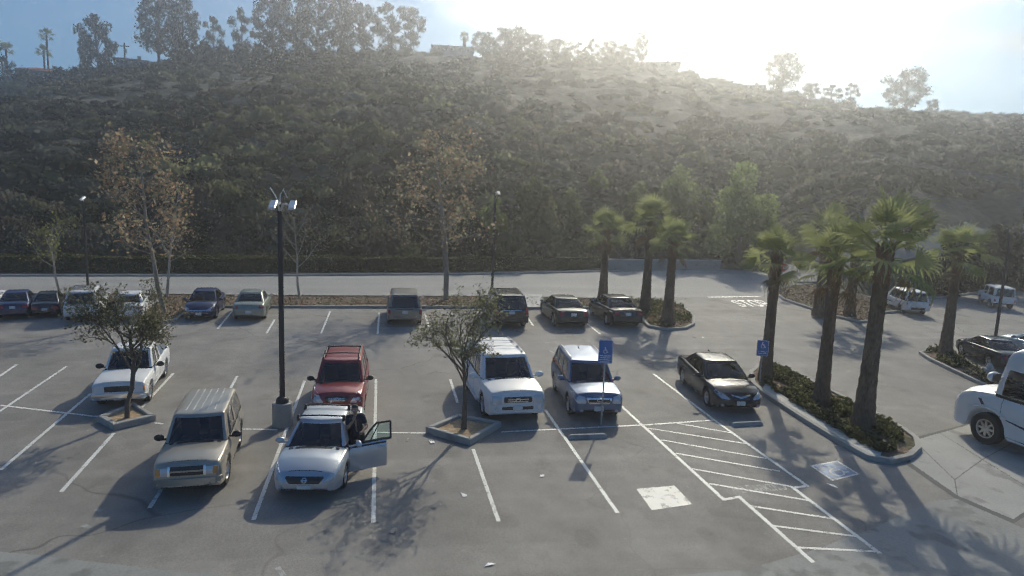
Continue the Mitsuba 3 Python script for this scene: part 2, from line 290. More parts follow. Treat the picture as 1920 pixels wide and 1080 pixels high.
def vehicle(name, label, category, paint_m, V, pos, fwd, group=None, body_label=None):
    """V: the kind's numbers. fwd: world direction of the nose (2D). Returns the thing's key."""
    t = thing(name, label, category, group); fit = FIT[len(MADE)] if len(MADE) < len(FIT) else None; sx, sy = V.get('s', 1.0), 1.0
    th = math.atan2(fwd[1], fwd[0])
    if fit: pos, sx, sy = fit[:2], fit[2], fit[3]; th += math.radians(fit[4])
    M = rot(math.degrees(th)); M[:3, 3] = [pos[0], pos[1], V.get('z', 0.0)]; MADE.append((t, th, tuple(pos), sx, sy)); M = M @ np.diag([sx, sx*sy, sx, 1.0])
    def pt(nm, mesh, m, parent=None, smooth=False, **kw):
        mesh = mesh.copy(); mesh.apply_transform(M); return put(nm, mesh, m, parent or t, smooth, **kw)
    def pn(nm, vfn, m, parent=None, Q=None, **kw):
        v, f, n_ = vfn; W_ = M if Q is None else M @ Q; v = v @ W_[:3, :3].T+W_[:3, 3]; n_ = n_ @ np.linalg.inv(W_[:3, :3]); n_ = n_/np.maximum(np.linalg.norm(n_, axis=1, keepdims=True), 1e-12)
        k = key(nm, parent or t); scene[k] = {'type': 'ply', 'filename': meshkit.write_ply((v, f), False, normals=n_), 'face_normals': False, 'bsdf': {'type': 'ref', 'id': m}}
        if kw: lab(k, **kw)
        return k
    S = np.array(V['S'], float)                 # x, half width, shoulder z, top z, bottom z
    xs = S[:, 0]; par = [PchipInterpolator(xs, S[:, k]) for k in range(1, 5)]
    R, ar = V['R'], V.get('arch', V['R']+0.055); xw = V['axles']; x0, x1 = xs[0], xs[-1]
    gl = V['G']; doors = V.get('doors', [])
    st = set(np.round(np.linspace(x0, x1, 26), 4)) | {x0+0.03, x0+0.08, x1-0.03, x1-0.08}
    ang = np.linspace(0, math.pi, 11)
    cut = []
    for w in xw:
        a2 = math.sqrt(max(ar**2-(0.24+0.0-R)**2, 0.01))
        for a in ang: cut.append(w+ar*math.cos(a))
    for a, b in doors: cut += [a-0.007, a+0.007, b-0.007, b+0.007]
    hood = V.get('hood'); lid = V.get('lid'); bed = V.get('bed')
    for q in (hood, lid): 
        if q: cut += [q[0]-0.006, q[0]+0.006, q[1]-0.006, q[1]+0.006]
    if bed: cut += [bed[0], bed[0]+0.012, bed[1]-0.012, bed[1]]
    cut += [gl['rear'][0]+0.05, gl['front'][0]-0.02]
    st = sorted(x for x in st if min(abs(x-c) for c in cut) > 0.02) + cut
    X = np.array(sorted(x for x in set(np.round(st, 4)) if x0 <= x <= x1))
    hw, zs, zt, zb = (f(X) for f in par)
    zbot = zb.copy()
    for w in xw:
        dx = np.abs(X-w); in_ = dx <= ar+1e-6
        zbot = np.where(in_, np.maximum(zbot, R+np.sqrt(np.maximum(ar**2-dx**2, 0))), zbot)
    zbot = np.minimum(zbot, zs-0.12)
    wd = V.get('round', 0.11); bul = V.get('bulge', 0.03)
    def L(a, b, k): return a+(b-a)*k
    zm = lambda k: np.maximum(L(zb, zs, k), zbot+0.03*(1+k))
    isbed = (X >= bed[0]+0.005) & (X <= bed[1]-0.005) if bed else np.zeros(len(X), bool)
    zin = np.where(isbed, 0.62 if bed else 0, L(zs, zt, 0.72)); zce = np.where(isbed, 0.62, zt); zin2 = np.where(isbed, 0.62, L(zs, zt, 0.94))
    wi = np.maximum(hw-wd, 0.05)
    half = [(0*hw, zb), (hw-0.30, zb), (hw-0.30, zbot), (hw-0.045-bul*0.3, zbot), (hw-0.012-bul*0.3, zbot+0.03), (hw-bul*0.1, zm(0.38)), (hw, zm(0.62)), (hw-bul*0.45, zm(0.84)),
            (np.maximum(hw-wd*0.42-bul*0.5, .04), np.maximum(zs-0.018, zbot+.1)), (wi, zs+0.006), (np.where(isbed, wi-0.02, wi*0.66), zin), (wi*0.33, zin2), (0*hw, zce)]
    half = np.stack([np.stack([X, y, z], -1) for y, z in half], 1)            # station, ring point
    n = half.shape[1]; right = half[:, ::-1][:, 1:].copy(); right[..., 1] *= -1
    ring = np.concatenate([half, right], 1)                                    # from bottom centre up the left side over the top and down the right
    a, b = ring.shape[:2]; I, J = np.meshgrid(np.arange(a-1), np.arange(b-1), indexing='ij')
    xm = (X[:-1]+X[1:])/2; XM = xm[:, None]+0*J; jj = np.where(J >= n-1, 2*(n-1)-1-J, J)
    side = (jj >= 3) & (jj <= 8); top = jj >= 9
    cab = top & (XM < gl['front'][0]-0.10) & (XM > gl['rear'][0]+0.10)
    keep = ~cab; parts = []
    seam = np.zeros_like(keep)
    for di, (d0, d1) in enumerate(doors):
        for s in (0, 1):
            sd = side & (jj >= 4) & ((J < n-1) == (s == 0)) & (XM > d0+0.007) & (XM < d1-0.007); keep &= ~sd
            parts.append(('door', sd, di, s))
            for e in (d0, d1): seam |= side & (jj >= 4) & (np.abs(XM-e) < 0.0071)
    if hood:
        q = top & (jj >= 10) & (XM > hood[0]+0.006) & (XM < hood[1]-0.006); keep &= ~q; parts.append(('hood', q, 0, 0)); hq = top & (jj >= 10)
        for e in hood: seam |= hq & (np.abs(XM-e) < 0.0065)
    if lid:
        q = top & (jj >= 10) & (XM > lid[0]+0.006) & (XM < lid[1]-0.006); keep &= ~q; parts.append(('trunk_lid', q, 0, 0))
        for e in lid: seam |= top & (jj >= 10) & (np.abs(XM-e) < 0.0065)
    keep &= ~seam
    caps = [tm(np.vstack([ring[i], ring[i].mean(0)]), [[k, (k+1) % b, b] if o else [(k+1) % b, k, b] for k in range(b)]) for i, o in ((0, 1), (a-1, 0))]
    full = cat([grid_tm(ring)]+caps)
    sm = V.get('smooth', 38)
    # greenhouse: levels up, ring round
    zb0, zr = gl['z']; (fx0, fx1), (rx0, rx1) = gl['front'], gl['rear']; w0, w1 = gl['w']; bow = gl.get('bow', 0.10); rb = gl.get('rbow', 0.06)
    lev = np.array([0, 0.09, 0.3, 0.55, 0.78, 0.91, 1.0]); crown = gl.get('crown', 0.05)
    rl = [(1.0, 0.0)]+[(k, h) for k, h in ((0.975, 0.35), (0.92, 0.62), (0.78, 0.85), (0.5, 0.96), (0.0, 1.0))]
    wins = gl['win']                                                          # side windows as (s0, s1), s from the front
    fr = [0, 0.22, 0.44, 0.66, 0.86, 0.95]; rr = gl.get('rr', [0.93, 0.84, 0.56, 0.28, 0])
    sides = sorted({0.0, 1.0} | {round(v, 4) for w in wins for v in (w[0], (w[0]+w[1])/2, w[1])})
    def ringpts(w, xf, xr):
        P = [(xf-bow*f*f, f*w) for f in fr]
        xa, xb = xf-bow-0.055, xr+rb+0.05
        P += [(xa+(xb-xa)*s, w*(1-0.012*abs(2*s-1)**2) - (0.012 if s in (0., 1.) else 0)) for s in sides]
        P += [(xr+rb*f*f, f*w*0.985) for f in rr]
        return np.array(P)
    rows = []
    for k in lev:
        z = zb0+(zr-zb0)*k
        kk = k**1.15; w = w0+(w1-w0)*kk; cv = gl.get('curve', 0.05)*math.sin(k*math.pi)
        p = ringpts(w, fx0+(fx1-fx0)*k+cv, rx0+(rx1-rx0)*k-cv*gl.get('rcv', 1.0)); rows.append(np.c_[p, np.full(len(p), z)])
    base = rows[-1].copy(); cx = (fx1+rx1)/2
    for k, h in rl[1:]:
        p = base.copy(); p[:, 0] = cx+(p[:, 0]-cx)*(k if k > 0.8 else k); p[:, 1] *= k; p[:, 2] = zr+crown*h; rows.append(p)
    G = np.array(rows); g = G.shape[1]; Rt = G[:, ::-1][:, 1:].copy(); Rt[..., 1] *= -1; G = np.concatenate([G, Rt], 1)
    # ring now runs front centre -> left -> rear centre -> right -> front centre
    I, J = np.meshgrid(np.arange(G.shape[0]-1), np.arange(G.shape[1]-1), indexing='ij'); j2 = np.where(J >= g-1, 2*(g-1)-1-J, J)
    lv = (I >= 1) & (I < 5); rooft = gl.get('roof_open', None)
    front = lv & (j2 < 4); nf, ns = len(fr), len(sides); rear = lv & (j2 >= nf+ns+1)
    if gl.get('no_rear'): rear &= False
    gk = np.ones_like(I, bool); panes = []
    panes.append(('windshield', front)); panes.append(('rear_window', rear)); gk &= ~front & ~rear
    smid = [(sides[k]+sides[k+1])/2 for k in range(ns-1)]
    for wi_, w in enumerate(wins):
        for s in (0, 1):
            q = np.zeros_like(gk)
            for k, c in enumerate(smid):
                if w[0] < c < w[1]: q |= lv & (j2 == nf+k) & ((J < g-1) == (s == 0))
            gk &= ~q; panes.append((('side_window', q, wi_, s)))
    belt = I == 0; gk &= ~belt
    pn('window_trim', grid_n(G, belt), 'black_plastic')
    pn('body', join_n([grid_n(ring, keep), grid_n(G, gk)]+[flat_n(c) for c in caps]), paint_m, **({'label': body_label} if body_label else {}))
    if seam.any(): pn('panel_seam', grid_n(ring, seam), 'grille_dark', kind='stuff')
    cen = np.array([cx, 0, (zb0+zr)/2]); Gi = G.copy(); d = Gi-cen; d /= np.linalg.norm(d, axis=2, keepdims=True); Gi -= d*0.012
    opened = V.get('open_door')                                               # index of the left door that stands open
    glass = V.get('glass', 'tinted_glass')
    for p in panes:
        if not p[1].any(): continue
        if p[0] == 'side_window' and opened is not None and p[2] == opened and p[3] == 0: continue
        pn(p[0], grid_n(Gi, p[1]), glass)
    door_key = {}
    for nm, q, di, s in parts:
        if nm == 'door' and opened is not None and di == opened and s == 0: open_q = q; continue
        k = pn(nm, grid_n(ring, q), paint_m)
        if nm == 'door':
            door_key[(di, s)] = k; d0, d1 = doors[di]; y = float(par[0]((d0+d1)/2))*(1 if s == 0 else -1)
            xh = d0+0.16; zh = float(par[1](xh))-0.16; yh = float(par[0](xh))*(1 if s == 0 else -1)
            pt('door_handle', bx([xh-0.09, yh-0.012, zh-0.018], [xh+0.09, yh+(0.03 if s == 0 else -0.03), zh+0.018], 0.01), V.get('handle', paint_m), k)
    # cowl, wipers, dark sills
    cw = gl['w'][0]*0.80; pt('cowl', drape(rrect(gl['front'][0]-bow*0.5-0.02, -cw, gl['front'][0]+0.06, cw, 0.05), 'top', full, 0.02, 0.006), 'black_plastic')
    for a_, b_ in ((0.10, 0.58), (-0.52, 0.0)):
        q0 = np.array([fx0-bow*a_*a_+0.02, a_*w0, zb0+0.02]); q1 = np.array([fx0+(fx1-fx0)*0.22-bow*b_*b_+gl.get('curve', .05)*.65+0.02, b_*w0, zb0+(zr-zb0)*0.22]); pt('wiper', tube([q0, (q0+q1)/2+[0.012, 0, 0.012], q1], 0.011, 4), 'black_plastic')
    sl = V.get('sill', 0.09)
    for sd_ in ('left', 'right'):
        zl = float(par[3](0.0)); pt('sill_trim', drape(rrect(xw[0]+ar+0.03, zl+0.02, xw[1]-ar-0.03, zl+sl, 0.02), sd_, full, 0.02, 0.006), 'black_plastic')
    # cabin
    fz = V.get('floor', 0.42); wi2 = w0-0.10; ca, cb = gl['rear'][0]+0.13, gl['front'][0]-0.12
    tub = [bx([ca, -wi2, fz-0.02], [cb, wi2, fz]), bx([ca, -wi2-0.02, fz], [cb, -wi2, zb0-0.01]), bx([ca-0.02, -wi2, fz], [ca, wi2, zb0]), bx([cb, -wi2, fz], [cb+0.02, wi2, zb0])]
    if opened is None: tub.append(bx([ca, wi2, fz], [cb, wi2+0.02, zb0-0.01]))
    pt('interior', cat(tub), 'interior_dark')
    sm_ = V.get('seat_m', 'interior_dark'); xd = min(cb-0.42, fx1-0.05+0.25)
    sc_ = min(1.0, (zr-0.06-fz)/1.10)
    def seat(x, y, wd_): 
        m = cat([bx([x-0.25, y-wd_/2, fz+0.12], [x+0.27, y+wd_/2, fz+0.32], 0.05), moved(bx([-0.09, -wd_/2, 0], [0.07, wd_/2, 0.60], 0.05), (x-0.30, y, fz+0.25)),
                    bx([x-0.40, y-min(wd_/2, 0.13), fz+0.88], [x-0.30, y+min(wd_/2, 0.13), fz+1.06], 0.04)])
        m.vertices[:, 2] = fz+(m.vertices[:, 2]-fz)*sc_; return m
    for y in (0.37*w0/0.8, -0.37*w0/0.8): pt('seat', seat(xd-0.52, y, 0.50), sm_, smooth=30)
    if len(wins) > 1: 
        for xr_ in V.get('rows', [xd-1.42]): pt('rear_seat', seat(xr_, 0, w0*1.45), sm_, smooth=30)
    pt('dashboard', bx([cb-0.34, -wi2, zb0-0.24], [cb, wi2, zb0-0.02], 0.05), 'interior_dark')
    sw = trimesh.creation.torus(0.185, 0.018, major_sections=18, minor_sections=6); sw.apply_transform(rot(68, 'y')); sw.apply_translation([cb-0.48, 0.37*w0/0.8, zb0-0.02]); pt('steering_wheel', sw, 'interior_dark')
    # wheels
    wk = (R, V.get('ww', 0.22), V.get('rim', R*0.64), V.get('spokes', 5), V.get('rim_m', 'alloy'))
    if wk not in _wheels:
        ty, bk, rm = wheel_meshes(*wk[:4]); _wheels[wk] = (mikit.ply(ty, 'rubber', 40), mikit.ply(bk, 'black_plastic'), mikit.ply(rm, wk[4], 30))
    for w in xw:
        for s in (1, -1):
            yk = float(par[0](w))-0.045-V.get('ww', 0.22)/2+V.get('out', 0.015)
            st_ = V.get('steer', 0) if w == max(xw) else 0
            B = (rot(0) if s > 0 else rot(180)) @ rot(st_*s*0); B = rot(st_) @ B; B[:3, 3] = [w, s*yk, R]
            k = put_ply('wheel', _wheels[wk][1], t, M @ B); put_ply('tyre', _wheels[wk][0], k, M @ B); put_ply('rim', _wheels[wk][2], k, M @ B)
    # mirrors
    mx, mz = gl['front'][0]-V.get('mirror_x', 0.42), zb0+V.get('mirror_z', 0.10)
    ms_ = V.get('mirror_s', 1.0)
    for s in (1, -1):
        if opened is not None and s == 1: continue
        yb = s*(w0*0.985); 
        hd = trimesh.creation.icosphere(2, 1.0); hd.apply_scale([0.075*ms_, 0.125*ms_, 0.085*ms_]); hd.vertices[:, 0] = np.maximum(hd.vertices[:, 0], -0.045*ms_); hd.apply_translation([mx, yb+s*0.19*ms_, mz])
        k = pt('wing_mirror', cat([hd, bx([mx-0.03, yb-s*0.06, mz-0.075], [mx+0.035, yb+s*0.16, mz-0.025], 0.015)]), V.get('mirror_m', paint_m), smooth=40)
        gm = bx([mx-0.052*ms_, yb+s*0.19*ms_-0.09*ms_, mz-0.06*ms_], [mx-0.047*ms_, yb+s*0.19*ms_+0.09*ms_, mz+0.06*ms_]); pt('mirror_glass', gm, 'chrome', k)
    # draped details
    for nm, side_, poly, m, thk, lift, both in V.get('D', []):
        for q in ([poly, mir(poly)] if both else [poly]):
            pt(nm, drape(q, side_, full, thk, lift), m, smooth=40)
    # roof furniture
    zroof = zr+crown*0.45
    if V.get('rails'):
        xa, xb, yy, m = V['rails']
        for s in (1, -1):
            q = [(xa, s*yy*0.97, zroof-0.03), (xa+0.06, s*yy, zroof+0.06), ((xa+xb)/2, s*yy, zroof+0.085), (xb-0.06, s*yy, zroof+0.06), (xb, s*yy*0.97, zroof-0.03)]
            pt('roof_rail', tube(q, 0.024, 6), m, smooth=60)
    for xc, yy, m in V.get('bars', []):
        k = pt('roof_bar', cat([tube([(xc, -yy, zroof+0.09), (xc, 0, zroof+0.11), (xc, yy, zroof+0.09)], 0.02, 6)]+[bx([xc-0.05, s*yy-0.035, zroof-0.05], [xc+0.05, s*yy+0.035, zroof+0.12], 0.015) for s in (1, -1)]), m)
    for k_ in range(V.get('ribs', 0)):
        y = (k_-(V['ribs']-1)/2)*V.get('ribgap', 0.19)
        pt('roof_rib', bx([V['ribx'][0], y-0.009, zroof-0.01], [V['ribx'][1], y+0.009, zroof+0.030], 0.008), V.get('rib_m', paint_m))
    if V.get('rack'):
        xa, xb, yy = V['rack']; fr_ = [tube([(xa, s*yy, zroof+0.12), (xb, s*yy, zroof+0.12)], 0.025, 6) for s in (1, -1)]+[tube([(x, -yy, zroof+0.12), (x, yy, zroof+0.12)], 0.02, 6) for x in np.linspace(xa, xb, 5)]+[tube([(x, s*yy, zroof-0.05), (x, s*yy, zroof+0.12)], 0.02, 6) for x in (xa+.1, xb-.1) for s in (1, -1)]
        pt('roof_rack', cat(fr_), 'black_plastic')
    if V.get('antenna'): ax_, ay_ = V['antenna']; pt('antenna', cat([tube([(ax_, ay_, zroof), (ax_-0.12, ay_, zroof+0.22)], [0.008, 0.004], 5)]), 'black_plastic')
    if V.get('fin'): pt('antenna', trimesh.convex.convex_hull(np.array([[V['fin']-.1, -.03, zroof+.02], [V['fin']-.1, .03, zroof+.02], [V['fin']+.1, 0, zroof+.02], [V['fin']-.08, 0, zroof+.10]])), paint_m)
    if opened is not None:
        # the open door: skin, inner trim, window frame, pane, mirror, swung out about its front edge
        d0, d1 = doors[opened]; yh = float(par[0](d1))-0.03
        H = rot(V['open_deg']); hinge = np.array([d1, yh, 0.0]); A = np.eye(4); A[:3, 3] = -hinge; B = np.eye(4); B[:3, 3] = hinge; Q = B @ H @ A
        sk = grid_tm(ring, open_q); inn = sk.copy(); inn.vertices[:, 1] -= 0.09; inn.invert(); inn.vertices[:, 1] = np.minimum(inn.vertices[:, 1], yh-0.03)
        wq = [p[1] for p in panes if p[0] == 'side_window' and p[2] == opened and p[3] == 0][0]; pane = grid_tm(Gi, wq)
        ii, jjx = np.nonzero(wq); i0, i1, j0, j1 = ii.min(), ii.max()+1, jjx.min(), jjx.max()+1
        loop = np.vstack([G[i0, j0:j1+1], G[i0:i1+1, j1], G[i1, j0:j1+1][::-1], G[i0:i1+1, j0][::-1]])
        frame = cat([tube(loop[:], 0.028, 6), tube([G[i0, j0], G[i0, j1]], 0.035, 6)])
        rim_ = cat([tube([(d0+.02, yh-0.02, .36), (d0+.02, yh-0.02, zb0-.03), (d1-.02, yh-0.02, zb0-.03), (d1-.02, yh-0.02, .36), (d0+.02, yh-0.02, .36)], 0.035, 4)])
        vent = tube([G[i0, j0]*0.72+G[i0, j1]*0.28, G[i1, j0]*0.80+G[i1, j1]*0.20-np.array([0, 0, .02])], 0.016, 5)
        def pd(nm, mesh, m, parent=None, **kw): 
            mesh = mesh.copy(); mesh.apply_transform(Q); return pt(nm, mesh, m, parent, **kw)
        k = pd('door', sk, paint_m, smooth=sm, label='driver door standing open'); pd('door_trim', cat([inn, rim_]), 'interior_dark', k, smooth=30)
        pd('window_frame', cat([frame, vent]), 'black_plastic', k, smooth=60); pd('side_window', pane, 'clear_glass', k)
        xh = d0+0.16; zh = float(par[1](xh))-0.16; yy = float(par[0](xh)); pd('door_handle', bx([xh-0.09, yy-0.012, zh-0.018], [xh+0.09, yy+0.03, zh+0.018], 0.01), paint_m, k)
        hd = trimesh.creation.icosphere(2, 1.0); hd.apply_scale([0.08, 0.13, 0.09]); hd.vertices[:, 0] = np.maximum(hd.vertices[:, 0], -0.045); hd.apply_translation([mx, w0+0.17, mz]); pd('wing_mirror', hd, paint_m, k, smooth=40)
    return t
# ---- kinds
def front_kit(W, gz, lz, lw, plate_z, low=None, grille=None, emblem=None, lampw=0.34, lamph=0.15, slant=0.0, amber=False, fog=None, gr_m='grille_dark', bars=0, lamp_poly=None, surround=None):
    D = []
    if surround: D.append(('grille_surround', 'front', rrect(-surround[0], gz-surround[1], surround[0], gz+surround[1], 0.06), 'chrome', 0.03, 0.010, False))
    if grille: D.append(('grille', 'front', grille, gr_m, 0.03, 0.020, False))
    for k in range(bars): 
        z = gz+(k-(bars-1)/2)*0.065; D.append(('grille_bar', 'front', rrect(-lw+0.16, z-0.012, lw-0.16, z+0.012, 0.005), 'chrome', 0.02, 0.028, False))
    lp = lamp_poly or Polygon([(lw, lz-lamph/2), (lw+lampw, lz-lamph/2+slant), (lw+lampw, lz+lamph/2+slant), (lw, lz+lamph/2)]).buffer(-0.02).buffer(0.02)
    D.append(('headlight', 'front', lp, 'lamp_clear', 0.05, 0.014, True))
    if amber: D.append(('turn_signal', 'front', rrect(lw+lampw-0.10, lz-lamph/2+slant+.01, lw+lampw+.02, lz+lamph/2+slant-.01, 0.02), 'lamp_amber', 0.05, 0.022, True))
    if low: D.append(('lower_intake', 'front', low, 'grille_dark', 0.03, 0.012, False))
    if fog: D.append(('fog_lamp', 'front', Point(fog[0], fog[1]).buffer(fog[2], quad_segs=4), 'lamp_clear', 0.03, 0.018, True))
    D.append(('licence_plate', 'front', rrect(-0.155, plate_z-0.078, 0.155, plate_z+0.078, 0.01), 'plate_white', 0.03, 0.030, False))
    if emblem: D.append(('emblem', 'front', emblem, 'chrome', 0.03, 0.036, False))
    return D
def rear_kit(plate_z, lamp, band=None, band_m='black_plastic'):
    D = [('taillight', 'rear', lamp, 'lamp_red', 0.05, 0.012, True), ('licence_plate', 'rear', rrect(-0.155, plate_z-0.078, 0.155, plate_z+0.078, 0.01), 'plate_white', 0.03, 0.014, False)]
    if band: D.append(('rear_bumper', 'rear', band, band_m, 0.05, 0.02, False))
    return D
def oval(cx, cy, a, b, w=None):
    o = affinity.scale(Point(0, 0).buffer(1, quad_segs=6), a, b)
    if w: o = o.difference(affinity.scale(Point(0, 0).buffer(1, quad_segs=6), a-w, b-w))
    return affinity.translate(o, cx, cy)
def SEDAN(L=4.75, W=0.90, H=1.46, **kw):
    h = L/2; k = L/4.75; z = H/1.46
    V = dict(S=[(-h, W-.24, .66*z, .68*z, .40), (-h+.06, W-.13, .84*z, .88*z, .32), (-h+.28, W-.06, .965*z, 1.00*z, .26), (-1.55*k, W-.015, .99*z, 1.04*z, .20), (-.6*k, W, .965*z, 1.0*z, .19), (.5*k, W, .93*z, .97*z, .19),
                (1.05*k, W, .905*z, .97*z, .19), (1.55*k, W-.02, .88*z, .96*z, .20), (h-.30, W-.10, .77*z, .86*z, .24), (h-.10, W-.22, .68*z, .73*z, .30), (h, W-.36, .56*z, .58*z, .40)],
             axles=[-1.36*k, 1.39*k], R=.325, G=dict(z=(.90*z, 1.40*z), front=(1.20*k, .42*k), rear=(-1.78*k, -.98*k), w=(W-.085, W-.29), win=[(.13, .455), (.50, .83)], crown=.055*z, bow=.13, rbow=.10, curve=.05),
             doors=[(-.05*k, 1.00*k), (-1.02*k, -.05*k)], hood=(1.18*k, h-.16), lid=(-h+.10, -1.80*k), D=[])
    V.update(kw); return V
def SUV(L=4.75, W=0.93, H=1.78, **kw):
    h = L/2; k = L/4.75; z = H/1.78
    V = dict(S=[(-h, W-.16, .90*z, .92*z, .46), (-h+.06, W-.06, 1.04*z, 1.06*z, .38), (-h+.3, W-.02, 1.06*z, 1.08*z, .32), (-1.3*k, W, 1.06*z, 1.08*z, .27), (0, W, 1.04*z, 1.06*z, .26), (1.0*k, W, 1.06*z, 1.13*z, .26),
                (1.5*k, W-.01, 1.05*z, 1.13*z, .27), (h-.26, W-.05, 1.02*z, 1.09*z, .30), (h-.07, W-.11, .95*z, 1.00*z, .36), (h, W-.20, .83*z, .86*z, .42)],
             axles=[-1.36*k, 1.40*k], R=.37, ww=.24, G=dict(z=(1.03*z, 1.70*z), front=(1.18*k, .50*k), rear=(-h+.06, -h+.36), w=(W-.07, W-.21), win=[(.10, .36), (.40, .66), (.71, .93)], crown=.06*z, bow=.10, rbow=.08, curve=.04),
             doors=[(.02*k, 1.0*k), (-1.0*k, .02*k)], hood=(1.20*k, h-.14), floor=.5, D=[], bulge=.035)
    V.update(kw); return V
# ------------------------------------------------------------------ ground, lot, street, hillside
BASE_PX = [(-420, 506), (0, 500), (900, 503), (1350, 503), (1450, 512), (1520, 530), (1610, 556), (1700, 556), (1780, 552), (1920, 545), (2400, 535)]
RIDGE_PX = [(-420, 205), (-200, 190), (0, 172), (60, 160), (110, 150), (200, 138), (270, 125), (330, 118), (480, 112), (640, 106), (780, 100), (880, 106), (1000, 114), (1200, 124), (1270, 132), (1330, 150),
            (1400, 168), (1500, 186), (1600, 203), (1680, 214), (1760, 216), (1920, 218), (2400, 230)]
def az(p): return math.atan2(p[0]-CAM[0], p[1]-CAM[1])
_b = np.array([(az(at(*p)), np.hypot(*(at(*p)[:2]-CAM[:2]))) for p in BASE_PX])
_g = np.array([(math.atan2(ray(*p)[0], ray(*p)[1]), ray(*p)[2]/np.hypot(*ray(*p)[:2])) for p in RIDGE_PX])
def r_base(a): return np.interp(a, _b[:, 0], _b[:, 1])
def r_ridge(a): return np.interp(a, [-0.8, 0.2, 0.45, 0.9], [200, 195, 215, 240])
def z_ridge(a): return CAM[2]+r_ridge(a)*np.interp(a, _g[:, 0], _g[:, 1])
def terrain(x, y):
    x, y = np.asarray(x, float), np.asarray(y, float); dx, dy = x-CAM[0], y-CAM[1]; r, a = np.hypot(dx, dy), np.arctan2(dx, dy)
    rb, R, zR = r_base(a), r_ridge(a), z_ridge(a); u, U = r-rb, R-rb; B = 9.0
    up = np.clip(u, 0, None); k = np.minimum(up/U, 1)
    h = B*(1-np.exp(-up/24))*(1-k**2)+zR*(k**1.12)*np.where(k < 1, 1, 1); h = np.where(u > U, zR-(u-U)*0.10, h)
    P = np.stack([x*0.055, y*0.055, x*0], -1); n = (meshkit.fbm(P, 4, 5)-0.5)*5.0+(meshkit.noise(np.stack([x*0.33, y*0.33, x*0], -1), 9)-0.5)*0.8
    h = h+n*np.clip(up/14, 0, 1)*np.clip((U-u)/25, 0.12, 1)
    back = np.cos(a) < -0.2
    return np.where(back, -0.06, np.where(u < 0, -0.06, h-0.06))
def hit(px, py):
    """first point of the hillside on the ray through a photo pixel"""
    d = ray(px, py); t = np.arange(20, 420, 0.25); p = CAM+t[:, None]*d; i = np.nonzero(p[:, 2] <= terrain(p[:, 0], p[:, 1]))[0]
    return p[i[0]] if len(i) else p[-1]
A = np.concatenate([np.linspace(-math.pi, -0.95, 14)[:-1], np.linspace(-0.95, 0.95, 330), np.linspace(0.95, math.pi, 14)[1:]])
Rr = np.concatenate([[0.5, 12, 24, 36], np.linspace(42, 110, 70), np.linspace(112, 262, 76), [275, 295, 330]])
aa, rr = np.meshgrid(A, Rr, indexing='ij'); gx, gy = CAM[0]+np.sin(aa)*rr, CAM[1]+np.cos(aa)*rr; gz = terrain(gx, gy);
gm = grid_tm(np.stack([gx, gy, gz], -1)); gm.invert()
if gm.face_normals[:, 2].mean() < 0: gm.invert()
put('hillside', gm, 'dry_hill', smooth=True, kind='structure')
P = [at(*p)[:2] for p in BASE_PX]; P = [CAM[:2]+(p-CAM[:2])*(1-0.3/np.hypot(*(p-CAM[:2]))) for p in P]
lot = Polygon([tuple(p) for p in P]+[(P[-1][0]+4, -45), (P[0][0]-4, -45)])
put('parking_lot', sheet(lot, 0.0), 'asphalt', kind='structure')
street = px_poly([(-420, 556), (0, 553), (300, 554), (520, 556), (990, 558), (1240, 558), (1330, 557), (1425, 556), (1455, 548), (1475, 537), (1490, 522), (1445, 512), (1420, 500), (1350, 504), (1200, 509), (900, 516), (450, 519), (0, 519), (-420, 520)])
put('street', sheet(street, 0.004), 'street_asphalt', kind='structure')
def strip(pts, w, z, name, m, parent=None, px=True, **kw):
    q = [at(*p)[:2] for p in pts] if px else pts
    return put(name, sheet(LineString([tuple(v) for v in q]).buffer(w/2, cap_style=2, join_style=2), z), m, parent, **kw)
# valley gutter and slab of concrete by the building, driveway slab at the right
put('concrete_apron', sheet(px_poly([(-400, 1000), (60, 1040), (350, 1074), (700, 1096), (1100, 1092), (1400, 1068), (1520, 1033), (1640, 990), (1745, 940), (1800, 935), (1830, 950), (1960, 1010), (2600, 1300), (1200, 1500), (-400, 1500)]), 0.004), 'slab_concrete', kind='structure')
for i, (p, q) in enumerate([((1709, 824), (1812, 797)), ]): pass
slab = [[(1713, 826), (1762, 812), (1842, 862), (1790, 900)], [(1762, 812), (1815, 797), (1900, 830), (1842, 862)], [(1706, 868), (1713, 826), (1790, 900), (1795, 930)], [(1795, 930), (1790, 900), (1842, 862), (1960, 935), (1900, 975)], [(1842, 862), (1900, 830), (2050, 890), (1960, 935)]]
for s in slab:
    g = px_poly(s).buffer(-0.012)
    put('driveway_slab', sheet(g, 0.010), 'driveway_concrete', 'concrete_apron')
put('expansion_joint', sheet(px_poly([(1700, 872), (1709, 822), (1812, 795), (1960, 850), (2060, 890), (1960, 945), (1900, 982), (1790, 934)]), 0.006), 'joint', 'concrete_apron')
# kerb along the far side of the street, walk of concrete beside it
def kerb(name, q, w=0.15, h=0.15, m='concrete', parent=None, **kw):
    ls = LineString([tuple(v[:2]) for v in q]); return put(name, prism(ls.buffer(w/2, cap_style=2, join_style=2), -0.02, h), m, parent, **kw)
kerb('far_kerb', [at(x, y) for x, y in ((-420, 519), (0, 518), (450, 518), (900, 515), (1200, 508), (1350, 503), (1425, 497))], kind='structure')
